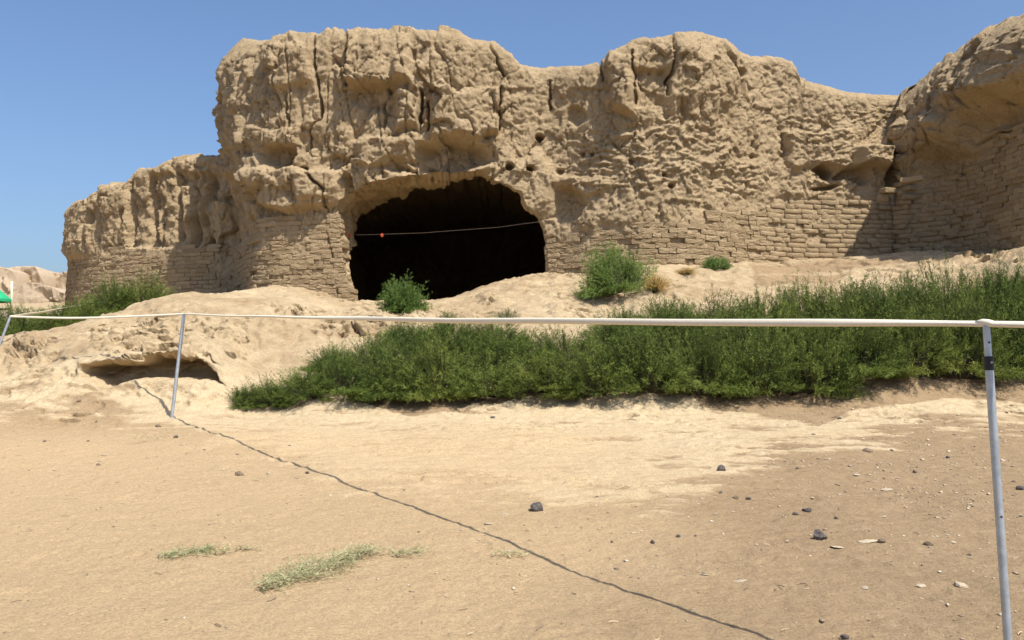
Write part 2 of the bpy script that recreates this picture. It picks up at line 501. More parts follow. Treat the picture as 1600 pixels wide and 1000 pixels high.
def build_ground():
    ys = list(np.arange(-5, 2.2, 0.15))
    y = 2.2
    while y < 17.6:
        ys.append(y); y += 0.0165 if 11.4 < y < 15 else (0.020 if y > 6 else 0.016)
    while y < 2600:
        ys.append(y); y += 0.05 + (y - 17.6) * 0.09
    ts = np.concatenate([-np.geomspace(6, 0.53, 40), np.linspace(-0.525, 0.525, 720), np.geomspace(0.53, 6, 40)])
    YY, TT = np.meshgrid(np.array(ys), ts, indexing='ij')
    XX = TT * (YY + 8.0) * 0.82
    z = ground_z(XX.ravel(), YY.ravel())
    V = np.stack([XX.ravel(), YY.ravel(), z], -1)
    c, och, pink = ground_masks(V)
    # loose flaky crust: small ledges in the pale clay
    P = V * np.array([1.0, 1.0, 0.0])
    near = sstep(15, 12.5, V[:, 1]) * (V[:, 1] > 1.5)
    led = fbm(P * np.array([0.8, 2.6, 1]) + 77, 4, 0.6) * 3.2
    stp = led - np.floor(led)                                   # thin broken layers
    V[:, 2] += near * c * (0.012 + 0.011 * np.where(stp > 0.86, (1 - stp) / 0.14, stp / 0.86))
    brk = np.zeros(len(V))
    qx, qy = proj(V)
    for cx, cy, rx, ry in ((700, 746, 90, 9), (900, 752, 60, 10), (1010, 760, 60, 10), (1130, 700, 70, 10), (660, 700, 120, 8), (900, 690, 120, 8), (1060, 680, 90, 8), (800, 668, 150, 8)):
        brk = np.maximum(brk, ell(qx, qy, cx, cy, rx, ry, 0.6))
    near_i = brk > 0
    b5, _ = blocks(V[near_i] * np.array([1, 2.2, 1]), 9.0, 9.0, 9.0, 0.3, 4.0)
    V[near_i, 2] += brk[near_i] * 0.022 * np.clip(b5, -1, 1)
    V[:, 2] += near * (1 - c) * 0.006 * np.clip(fbm(P * 24 + 4, 2), -.3, 1)
    rs = np.random.default_rng(91)
    for q in range(70):
        fy = rs.uniform(2.6, 9.5); fx = rs.uniform(-.62, .62) * fy; a = rs.uniform(0, 3.14); lx, ly = rs.uniform(.09, .17), rs.uniform(.03, .06)
        near_f = np.where((np.abs(V[:, 0] - fx) < .35) & (np.abs(V[:, 1] - fy) < .35))[0]
        dx, dy = V[near_f, 0] - fx, V[near_f, 1] - fy
        u = dx * math.cos(a) + dy * math.sin(a); v = -dx * math.sin(a) + dy * math.cos(a)
        r_ = np.hypot(u / lx, v / ly)
        V[near_f, 2] += -0.008 * sstep(1.15, .7, r_) + 0.004 * np.exp(-((r_ - 1.3) / .25) ** 2)
    px, py = proj(V)
    # hollow undercut in the left bank, and smaller ones
    bank = (V[:, 1] > 10.5) & (V[:, 1] < 18)
    B = V[bank]; bx, by = px[bank], py[bank]
    hi = fbm(B * 7.0 + 3, 3)
    lo = fbm(B * 2.0 + 13, 3)
    cb, ce = blocks(B, 5.0, 5.0, 5.0, 0.3, 6.0)
    cb2, _e = blocks(B, 12.0, 12.0, 12.0, 0.3, 16.0)
    sdh = poly_sd(bx, by, [(126, 592), (138, 577), (175, 567), (215, 569), (250, 557), (300, 556), (330, 573), (354, 603), (300, 597), (240, 591), (200, 600), (158, 605)]) + 7 * lo + 5 * hi
    k = sstep(-1, 7, sdh)
    # the lip above the undercut stands out, broken
    lip = sstep(-26, -4, sdh) * sstep(1, -3, sdh) * sstep(585, 565, by)
    B[:, 1] += k * (0.60 + 0.10 * cb) - lip * (0.14 + 0.10 * cb)
    B[:, 2] += lip * 0.03
    # crumbled, pitted places in the bank
    cr = np.zeros(len(B))
    for cx, cy, rx, ry, a in ((40, 548, 48, 22, 1), (165, 525, 24, 20, .9), (225, 532, 60, 22, .9), (270, 505, 60, 14, .9), (250, 548, 80, 14, 1), (335, 519, 22, 9, 1), (372, 536, 26, 24, .7), (200, 605, 90, 12, .6), (465, 488, 40, 7, .8), (560, 512, 62, 15, 1.2), (760, 465, 16, 9, 1), (640, 492, 120, 6, .6), (1040, 452, 24, 8, 1), (920, 486, 60, 10, .7), (1560, 402, 80, 7, 1), (1230, 409, 60, 4, .5), (100, 590, 120, 16, .5), (400, 505, 60, 16, .5)):
        cr = np.maximum(cr, a * ell(bx + 14 * lo, by + 10 * hi, cx, cy, rx, ry, 0.6))
    cr = np.maximum(cr, 0.30 * sstep(0.05, 0.3, gnoise(B * 0.8 + 66)))
    pit = np.clip(cb + 0.25 * cb2, -1, 1) + 1.2 * np.minimum(hi, 0)
    B[:, 2] += cr * 0.075 * pit
    B[:, 1] -= cr * 0.10 * pit
    B[:, 2] += 0.010 * cb2 * c[bank]
    V[bank] = B
    n0, n1 = YY.shape
    I = np.arange(n0 * n1).reshape(n0, n1)
    Fq = np.stack([I[:-1, :-1], I[:-1, 1:], I[1:, 1:], I[1:, :-1]], -1).reshape(-1, 4)
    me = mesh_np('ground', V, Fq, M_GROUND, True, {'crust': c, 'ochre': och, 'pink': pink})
    o = obj('ground', me)
    tag(o, 'bare dry earth rising in a pale crusted bank towards the ruin', 'ground', kind='structure')

build_ground()

# ------------------------------------------------------------------ the ruin
SIL = [(60, 470), (100, 440), (106, 400), (112, 345), (118, 325), (135, 312), (160, 290), (200, 283), (208, 268), (240, 262), (270, 245), (300, 240), (345, 246)]
SILT = [(300, 150), (330, 128), (345, 104), (352, 88), (365, 78), (400, 62), (415, 52), (440, 47), (500, 50), (507, 42), (520, 40), (600, 41), (690, 38), (715, 42), (740, 55), (780, 62), (800, 75), (815, 92), (845, 102), (910, 100), (935, 92), (960, 70), (985, 60), (1030, 50), (1090, 45), (1130, 55), (1145, 65), (1180, 80), (1225, 79), (1243, 90), (1250, 115), (1270, 125), (1310, 138), (1360, 145), (1420, 146), (1500, 150)]
SILR = [(1380, 160), (1400, 148), (1430, 135), (1460, 112), (1480, 92), (1530, 68), (1560, 50), (1600, 25), (1700, -15), (1950, -60)]

ARCH = [(561, 540), (553, 467), (545, 428), (539, 400), (534, 367), (530, 342), (531, 321), (541, 306), (564, 296), (592, 287), (635, 277), (671, 273), (720, 270), (755, 276), (772, 286), (790, 293), (810, 303), (820, 325), (842, 341), (849, 357), (854, 378), (854, 414), (854, 433), (856, 540)]

BR_GATE = [[(345, 400), (405, 338), (540, 336), (560, 480), (340, 480)],
           [(850, 396), (882, 362), (960, 352), (1060, 345), (1150, 328), (1250, 306), (1420, 304), (1420, 450), (850, 450)]]
BR_RIGHT = [[(1380, 312), (1400, 292), (1440, 268), (1500, 250), (1540, 226), (1600, 186), (1720, 140), (1900, 130), (1900, 450), (1380, 450)]]
BR_BAST = [[(60, 440), (104, 408), (150, 386), (200, 388), (260, 384), (340, 390), (380, 520), (60, 520)]]
COURSE = 0.090

class Wall:
    """an eroded face: plan line x height, pushed in and out by noise and by placed features"""
    def __init__(self, plan, sil, zbase, back_y, back_clip=None, step=0.022, crest=0.28, bricks=()):
        self.bricks = bricks
        px = np.array([p[0] for p in plan], float); Y = np.array([p[1] for p in plan], float)
        pts = at(px, 463 + 0 * px, Y)[:, :2]
        # smooth the plan line
        seg = np.r_[0, np.cumsum(np.hypot(*np.diff(pts, axis=0).T))]
        n = int(seg[-1] / step)
        s = np.linspace(0, seg[-1], n)
        x = np.interp(s, seg, pts[:, 0]); y = np.interp(s, seg, pts[:, 1])
        k = int(0.5 / step) | 1
        ker = np.hanning(k + 2)[1:-1]; ker /= ker.sum()
        def sm(a):
            e = np.concatenate([2 * a[0] - a[k:0:-1], a, 2 * a[-1] - a[-2:-k - 2:-1]])
            return np.convolve(e, ker, 'same')[k:-k]
        x, y = sm(x), sm(y)
        self.s, self.x, self.y = s, x, y
        tx, ty = np.gradient(x), np.gradient(y)
        l = np.hypot(tx, ty); tx /= l; ty /= l
        self.tx, self.ty = tx, ty
        self.nx, self.ny = ty, -tx               # outward: towards the camera
        self.zb = np.interp(x, [-8, 8], zbase)
        # height so that the crest meets the outline
        sx = np.array([q[0] for q in sil], float); sy = np.array([q[1] for q in sil], float)
        z = np.full(n, 6.0)
        cx, cy = x - self.nx * crest, y - self.ny * crest
        for _ in range(8):
            ppx, _y = proj(np.stack([cx, cy, z], -1))
            target = np.interp(ppx, sx, sy)
            z = at(ppx, target, cy)[:, 2]
        self.H = z
        self.crest = crest
        self.back_y = back_y; self.back_clip = back_clip

    def base(self, i, z):
        """face point of column i (float array) at height z, before displacement"""
        x = np.interp(i, np.arange(len(self.x)), self.x); y = np.interp(i, np.arange(len(self.y)), self.y)
        nx = np.interp(i, np.arange(len(self.x)), self.nx); ny = np.interp(i, np.arange(len(self.y)), self.ny)
        b = self.batter(z, np.interp(i, np.arange(len(self.zb)), self.zb))
        return np.stack([x - nx * b, y - ny * b, z], -1), np.stack([nx, ny, 0 * nx], -1)

    def batter(self, z, zb):
        return 0.045 * (z - zb)

    def grid(self, rows, cap_rows):
        n = len(self.x)
        h = np.linspace(0, 1, rows)[:, None]
        zb = self.zb[None] - 0.5; H = self.H[None]
        hh = h ** 0.98
        r = self.crest
        th = sstep(0, 1, np.clip((hh - 0.86) / 0.14, 0, 1)) 
        z = zb + hh * (H - zb)
        back = self.batter(z, self.zb[None])
        u = np.clip((hh - 0.935) / 0.065, 0, 1)
        back = back * (1 - u) + u * back + r * (1 - np.sqrt(np.clip(1 - u * u, 0, 1)))
        X = self.x[None] - self.nx[None] * back; Yv = self.y[None] - self.ny[None] * back
        rows_xyz = np.stack([X, Yv, z + 0 * X], -1)
        nrm = np.zeros_like(rows_xyz)
        nrm[..., 0] = self.nx[None] * (1 - u * 0.8); nrm[..., 1] = self.ny[None] * (1 - u * 0.8); nrm[..., 2] = u
        # cap: back over the top and down the rear
        v = np.linspace(0, 1, cap_rows + 1)[1:, None]
        bx = self.x.copy()
        if self.back_clip is not None: bx = np.clip(bx, *self.back_clip)
        bx = bx + 0.04 * (self.s - self.s.mean())
        topx, topy, topz = X[-1][None], Yv[-1][None], z[-1][None]
        w = np.clip(v / 0.8, 0, 1)
        cx = topx + (bx[None] - topx) * w ** 1.3
        cy = topy + (np.maximum(self.back_y, topy + 0.8) - topy) * w ** 1.3
        cz = topz - 0.12 * w * 3 + 0 * cx
        d = np.clip((v - 0.8) / 0.2, 0, 1)
        cz = cz * (1 - d) + 1.5 * d
        cap = np.stack([cx, cy, cz], -1)
        cn = np.zeros_like(cap); cn[..., 2] = 1 - d; cn[..., 1] = d
        return np.concatenate([rows_xyz, cap]), np.concatenate([nrm, cn])

    def brick_mask(self, px, py):
        m = np.zeros(np.shape(px))
        q = np.stack([np.asarray(px) * 0.022, np.asarray(py) * 0.03, 0 * np.asarray(px)], -1)
        px = px + 14 * fbm(q + 3, 2); py = py + 22 * fbm(q + 60, 3)
        for pts in self.bricks:
            m = np.maximum(m, sstep(-10, 14, poly_sd(px, py, pts)))
        return m

def crack(px, py, pts, w, d):
    r = seg_dist(px, py, pts) / (w * 0.62)
    return -d * np.clip(1.25 - r, 0, 1)

def base_relief(P, px, py, bm, rough, vert, ledge):
    """common weathering; rough / vert / ledge are per-point weights"""
    up = 1 - bm
    D = 0.085 * fbm(P * 0.75 + 4, 3) * up
    b1, e1 = blocks(P, 1.15, 1.15, 0.75, 0.22, 3.1)
    b2, e2 = blocks(P, 2.7, 2.7, 2.1, 0.20, 13.7)
    b3, e3 = blocks(P, 6.5, 6.5, 6.0, 0.25, 23.7)
    D += up * rough * (0.17 * b1 + 0.095 * b2)
    D += up * 0.034 * b3 * (0.45 + 0.55 * rough)
    hard = sstep(-0.1, 0.25, gnoise(P * 0.9 + 70))
    D -= up * rough * hard * (0.06 * sstep(0.035, 0.0, e1) + 0.03 * sstep(0.04, 0.0, e2))
    # vertical rills
    Q = P * np.array([2.3, 2.3, 0.42])
    D += up * vert * (0.055 * fbm(Q + 21, 3) - 0.07 * sstep(0.6, 0.95, ridged(Q * 0.8 + 33, 2)))
    # flaking shingle-like layers: each lip stands out at its lower edge
    wob = 0.14 * fbm(P * np.array([0.9, 0.9, 0.6]) + 8, 3) + 0.035 * fbm(P * 5.5 + 2, 2)
    ledge = ledge * (0.25 + 0.75 * sstep(-0.2, 0.25, gnoise(P * np.array([0.55, 0.55, 0.9]) + 71)))
    for f, a, sd in ((4.6, 0.036, 0.0), (8.5, 0.036, 5.0), (14.0, 0.026, 9.0)):
        ph = (P[..., 2] + wob + 0.16 * gnoise(P * np.array([2.2, 2.2, 1.2]) + sd)) * f
        fr = 1 - (ph - np.floor(ph))
        lip = np.where(fr > 0.93, (1 - fr) / 0.07, fr / 0.93) ** 1.5
        patch = sstep(-0.15, 0.10, gnoise(P * np.array([3.6, 3.6, 2.4]) + sd + np.floor(ph)[..., None] * 3.7))
        D += up * ledge * a * (lip * patch - 0.25)
    D += up * (0.05 * (0.22 - np.abs(gnoise(P * 2.6 + 6))) * (0.4 + 0.6 * rough) + 0.042 * (0.22 - np.abs(gnoise(P * 6.1 + 16)))) + (0.015 + 0.008 * up) * fbm(P * 15 + 9, 3)
    D += up * rough * 0.015 * (ridged(P * 3.7 + 3, 2) - 0.3)
    D -= up * 0.045 * sstep(0.94, 0.995, ridged(P * np.array([2.6, 2.6, 2.0]) + 87, 1)) * (0.4 + 0.6 * rough)
    D += 0.010 * np.clip(gnoise(P * 26 + 5), -1, 0.4)
    # joints behind the bricks, choked with mud here and there
    D += bm * (-0.036 + 0.045 * fbm(P * 1.6 + 14, 3) + 0.030 * fbm(P * 6 + 3, 2) + 0.02 * b3)
    return D

def finish(wall, name, label, rows, cap_rows, relief, mat, arch=None, origin=None):
    G, Nn = wall.grid(rows, cap_rows)
    n0, n1, _ = G.shape
    P = G.reshape(-1, 3).copy(); Nf = Nn.reshape(-1, 3)
    px, py = proj(P)
    bm = wall.brick_mask(px, py) * (np.repeat(np.arange(n0), n1) < rows * 0.93)
    capw = (np.repeat(np.arange(n0), n1) >= rows)
    D = relief(P, px, py, bm)
    # on the crest and cap only the smaller lumps
    t = np.repeat(np.clip((np.arange(n0) / rows - 0.9) / 0.1, 0, 1), n1)
    D = D * (1 - 0.5 * t)
    I = np.arange(n0 * n1).reshape(n0, n1)
    Fq = np.stack([I[:-1, :-1], I[:-1, 1:], I[1:, 1:], I[1:, :-1]], -1).reshape(-1, 4)
    extraV = []; extraF = []
    if arch is not None:
        jag = fbm(np.stack([px * 0.05, py * 0.05, 0 * px], -1), 3) * 6.0
        sd = poly_sd(px, py, arch) + jag * (py < 330) + 3.0
        front = np.repeat(np.arange(n0), n1) < rows
        inside = (sd > 0) & front
        # slide the inner rim onto the outline
        keep = ~(inside[Fq].all(1))
        used = np.zeros(len(P), bool); used[Fq[keep].ravel()] = True
        rim = inside & used
        q = np.array(arch + [arch[0]], float)
        rp = np.stack([px[rim], py[rim]], -1)
        eps = 0.5
        def sdj(x, y):
            return poly_sd(x, y, arch) + (fbm(np.stack([x * 0.05, y * 0.05, 0 * x], -1), 3) * 6.0) * (y < 330) + 3.0
        for _ in range(4):
            s0 = sdj(rp[:, 0], rp[:, 1])
            gx = (sdj(rp[:, 0] + eps, rp[:, 1]) - s0) / eps; gy = (sdj(rp[:, 0], rp[:, 1] + eps) - s0) / eps
            g2 = np.maximum(gx * gx + gy * gy, 0.2)
            rp[:, 0] -= np.clip(s0 * gx / g2, -3, 3); rp[:, 1] -= np.clip(s0 * gy / g2, -3, 3)
        P[rim] = at(rp[:, 0], rp[:, 1], P[rim][:, 1])
        Fq = Fq[keep]
    V = P + Nf * D[:, None]
    if arch is not None:
        e = np.concatenate([Fq[:, [0, 1]], Fq[:, [1, 2]], Fq[:, [2, 3]], Fq[:, [3, 0]]])
        key = np.sort(e, 1); code = key[:, 0] * (n0 * n1) + key[:, 1]
        u, idx, cnt = np.unique(code, return_index=True, return_counts=True)
        be = e[idx[cnt == 1]]
        be = be[rim[be].all(1)]
        vid = np.unique(be); m = {int(v): i for i, v in enumerate(vid)}
        L = V[vid]
        centre = np.array([L[:, 0].mean(), 0, 3.0])
        ds = np.concatenate([np.linspace(0.02, 0.2, 10), np.linspace(0.25, 2.3, 42), np.linspace(2.36, 2.7, 8), np.linspace(2.9, 13.5, 20)])
        prev = vid; base_i = len(V); layers = []
        for kq, d in enumerate(ds):
            ang = np.degrees(np.arctan2(L[:, 2] - 3.2, L[:, 0] - centre[0]))      # 0 right jamb, 90 crown, 180 left jamb
            thick_ = np.interp(ang, [-60, 20, 50, 75, 110, 140, 160, 172, 180], [0.05, 0.05, 0.1, 0.6, 1.4, 2.0, 1.5, 0.30, 0.05])
            thick_ = np.where(ang < -90, 0.05, thick_)
            sc = 1.0 - 0.03 * np.clip(d / thick_, 0, 1) + 0.45 * sstep(0, 0.5, d - thick_) + 0.25 * sstep(0.4, 4, d - thick_)
            Q = L.copy()
            yref = L[:, 1] * (1 - sstep(0, 1.2, d)) + 16.45 * sstep(0, 1.2, d)
            Q[:, 1] = yref + d
            Q[:, 0] = centre[0] + (L[:, 0] - centre[0]) * sc
            Q[:, 2] = centre[2] + (L[:, 2] - centre[2]) * (1 + (sc - 1) * 0.6)
            dirn = np.stack([L[:, 0] - centre[0], 0 * L[:, 0], L[:, 2] - centre[2]], -1)
            dirn /= np.linalg.norm(dirn, axis=1)[:, None]
            k = sstep(0, 0.25, d)
            Q += dirn * (k * (0.16 * fbm(Q * 1.2 + 5, 4) + 0.04 * fbm(Q * 6, 3) + 0.10 * blocks(Q, 2.2, 2.2, 2.2, 0.3, 2.0)[0]))[:, None]
            layers.append(Q)
            ids = base_i + kq * len(vid) + np.arange(len(vid))
            a = np.array([m[int(v)] for v in be[:, 0]]); b = np.array([m[int(v)] for v in be[:, 1]])
            pr = prev
            extraF.append(np.stack([pr[b], pr[a], ids[a], ids[b]], -1))
            prev = ids
        # rear end of the chamber
        c = len(V) + len(ds) * len(vid)
        layers.append(np.array([[centre[0], 31.5, 3.0]]))
        extraF.append(np.stack([prev[b], prev[a], np.full(len(a), c), np.full(len(a), c)], -1))
        V = np.concatenate([V] + layers)
        tri = extraF[-1][:, :3]; extraF = extraF[:-1]
        Fq = np.concatenate([Fq] + extraF)
    # drop unused vertices
    used = np.zeros(len(V), bool); used[Fq.ravel()] = True
    if arch is not None: used[tri.ravel()] = True
    remap = np.cumsum(used) - 1
    org = np.asarray(origin, float)
    me = bpy.data.meshes.new('eroded_face')
    Vu = (V[used] - org).astype(np.float32)
    Fr = remap[Fq]
    ls = [Fr.ravel()]; st = np.arange(0, len(Fr) * 4, 4)
    if arch is not None:
        ls.append(remap[tri].ravel()); st = np.concatenate([st, len(Fr) * 4 + np.arange(0, len(tri) * 3, 3)])
    ls = np.concatenate(ls).astype(np.int32)
    me.vertices.add(len(Vu)); me.vertices.foreach_set('co', Vu.ravel())
    me.loops.add(len(ls)); me.loops.foreach_set('vertex_index', ls)
    me.polygons.add(len(st)); me.polygons.foreach_set('loop_start', st.astype(np.int32))
    me.update(calc_edges=True); me.validate()
    me.materials.append(mat)
    root = empty(name, origin)
    tag(root, label[0], label[1])
    obj('eroded_face', me, root)
    return root

# --- brick shapes: worn, rounded, slightly sagging
def brick_mesh(seed):
    r = np.random.default_rng(seed)
    hx, hy, hz = 0.5, 0.5, 0.5
    bx, bz = 0.05, 0.17
    V = []; 
    # outline in x-z with clipped corners, front ring smaller than the mid ring
    def ring(y, sx, sz):
        c = [(-hx, -hz + bz), (-hx + bx, -hz), (0.0, -hz * (1 + r.uniform(-.06, .06))), (hx - bx, -hz), (hx, -hz + bz), (hx, hz - bz), (hx - bx, hz), (0.0, hz * (1 + r.uniform(-.06, .06))), (-hx + bx, hz), (-hx, hz - bz)]
        return [(x * sx + r.uniform(-.025, .025), y + r.uniform(-.035, .035), z * sz + r.uniform(-.07, .07)) for x, z in c]
    V += ring(-0.5, 0.965, 0.85) + ring(-0.45, 1.0, 1.0) + ring(0.5, 1.0, 1.0)
    F = []
    for k in range(2):
        for i in range(10):
            j = (i + 1) % 10
            F.append((k * 10 + i, k * 10 + j, (k + 1) * 10 + j, (k + 1) * 10 + i))
    V.append((r.uniform(-.1, .1), -0.52, r.uniform(-.1, .1)))
    for i in range(10): F.append((30, (i + 1) % 10, i))
    me = mesh_np('brick', V, F, M_BRICK, False)
    return me

BRICKS = [brick_mesh(100 + i) for i in range(10)]
BRICK_COUNT = 0

def lay_bricks(wall, root, z0, z1, arch=None, skip=0.06, offset=0.0, loose=1.0, lim=290, zones=None):
    global BRICK_COUNT
    r = random.Random(len(wall.x))
    org = Vector(root.location)
    L = wall.s[-1]; step = L / (len(wall.s) - 1)
    made = []
    k = 0
    z = z0
    while z < z1:
        s = r.uniform(0, 0.4)
        while s < L - 0.1:
            ln = r.uniform(0.27, 0.40) if r.random() > 0.3 else r.uniform(0.15, 0.22)
            sc = s + ln / 2
            i = np.array([min(sc / step, len(wall.x) - 1.0)])
            zz = z + 0.02 * math.sin(s * 1.3 + z) + r.uniform(-.006, .006)
            p, nn = wall.base(i, np.array([zz])); p = p[0]; nn = nn[0]
            px, py = proj(p)
            mk = float(wall.brick_mask(np.array([px]), np.array([py]))[0])
            ok = mk > 0.35 and r.random() > skip and -25 < px < 1760
            if ok: ok = zz > float(ground_base(np.array([p[0]]), np.array([p[1] - 0.1]))[0]) - 0.14
            if ok and arch is not None:
                half = ln / 2 * F_PX / p[1]
                sd = float(poly_sd(np.array([px]), np.array([py]), arch)[0])
                if sd > -half * 0.9:
                    ok = sd < -5
                    if ok: ln = min(ln, (-sd) * 2 * p[1] / F_PX + 0.10)
            if ok:
                proud = offset + r.uniform(-0.012, 0.009) * loose + 0.024 * float(fbm(np.array([[p[0] * 1.3, p[1], zz * 2.2]]), 2)[0]) - (1 - sstep(0.35, 0.95, mk)) * 0.05 - (0.035 if r.random() < 0.10 else 0)
                depth = 0.22
                c = p + nn * (proud - depth / 2)
                tx = np.interp(i[0], np.arange(len(wall.tx)), wall.tx); ty = np.interp(i[0], np.arange(len(wall.ty)), wall.ty)
                made.append((c, math.atan2(ty, tx) + r.uniform(-.03, .03), (ln - 0.007 * loose, depth, (COURSE + 0.001) * r.uniform(.93, 1.06)), r.uniform(-.018, .018)))
            s += ln
        if arch is not None:          # broken brick ends right at the jambs
            ii = np.arange(len(wall.x)).astype(float)
            pp, n2 = wall.base(ii, np.full(len(ii), z)); qx, qy = proj(pp)
            sdc = poly_sd(qx, qy, arch) + 3
            for cand, sgn in ((np.where((sdc < 0) & (qx < 700) & (qx > 500))[0], -1), (np.where((sdc < 0) & (qx > 700) & (qx < 900))[0], 1)):
                if len(cand) == 0: continue
                e = cand.max() if sgn < 0 else cand.min()
                mk = float(wall.brick_mask(qx[e:e + 1] + sgn * 12, qy[e:e + 1])[0])
                if mk < 0.3 or pp[e][2] < float(ground_base(pp[e:e + 1, 0], pp[e:e + 1, 1] - .1)[0]) - .14: continue
                ln = r.uniform(.15, .24)
                j = int(np.clip(e + sgn * (ln / 2 - r.uniform(.0, .03)) / step, 0, len(ii) - 1))
                c = pp[j] + n2[j] * (0.012 - 0.11)
                made.append((c, math.atan2(wall.ty[j], wall.tx[j]) + r.uniform(-.06, .06), (ln, .22, (COURSE - .004) * r.uniform(.88, 1.02)), r.uniform(-.03, .03)))
        z += COURSE * r.uniform(0.97, 1.03)
        k += 1
    made.sort(key=lambda q: q[0][1])
    for q, (c, rz, sc, tilt) in enumerate(made[:lim]):
        o = bpy.data.objects.new('brick', BRICKS[r.randrange(len(BRICKS))])
        o.location = Vector(c.tolist()) - org
        o.rotation_euler = (0, tilt, rz)
        o.scale = sc
        link(o, root)
    BRICK_COUNT += len(made)
    rest = made[lim:]
    if rest:
        V = []; F = []
        for c, rz, sc, tilt in rest:
            me = BRICKS[r.randrange(len(BRICKS))]
            Mx = Matrix.Translation(Vector(c.tolist()) - org) @ Matrix.Rotation(rz, 4, 'Z') @ Matrix.Rotation(tilt, 4, 'Y') @ Matrix.Diagonal((*sc, 1))
            b = len(V)
            V += [tuple(Mx @ v.co) for v in me.vertices]
            F += [tuple(b + i for i in p.vertices) for p in me.polygons]
        o = obj('brick_courses', mesh_np('brick_courses', V, F, M_BRICK, True), root)
        o['kind'] = 'stuff'
    print('bricks on', root.name, len(made))

# --- gate wall (tower with the arch and the long wall to its right)
gate = Wall([(362, 21.5), (358, 20.2), (360, 19.4), (366, 18.6), (380, 17.6), (394, 16.95), (425, 16.65), (480, 16.5), (545, 16.4), (700, 16.35), (857, 16.55), (920, 16.15), (1000, 15.85), (1080, 15.95), (1160, 16.5), (1230, 16.95), (1300, 17.15), (1380, 17.3), (1460, 17.6), (1520, 18.2)],
            SILT, (2.2, 2.9), 31.0, (-5.7, 9), bricks=BR_GATE)

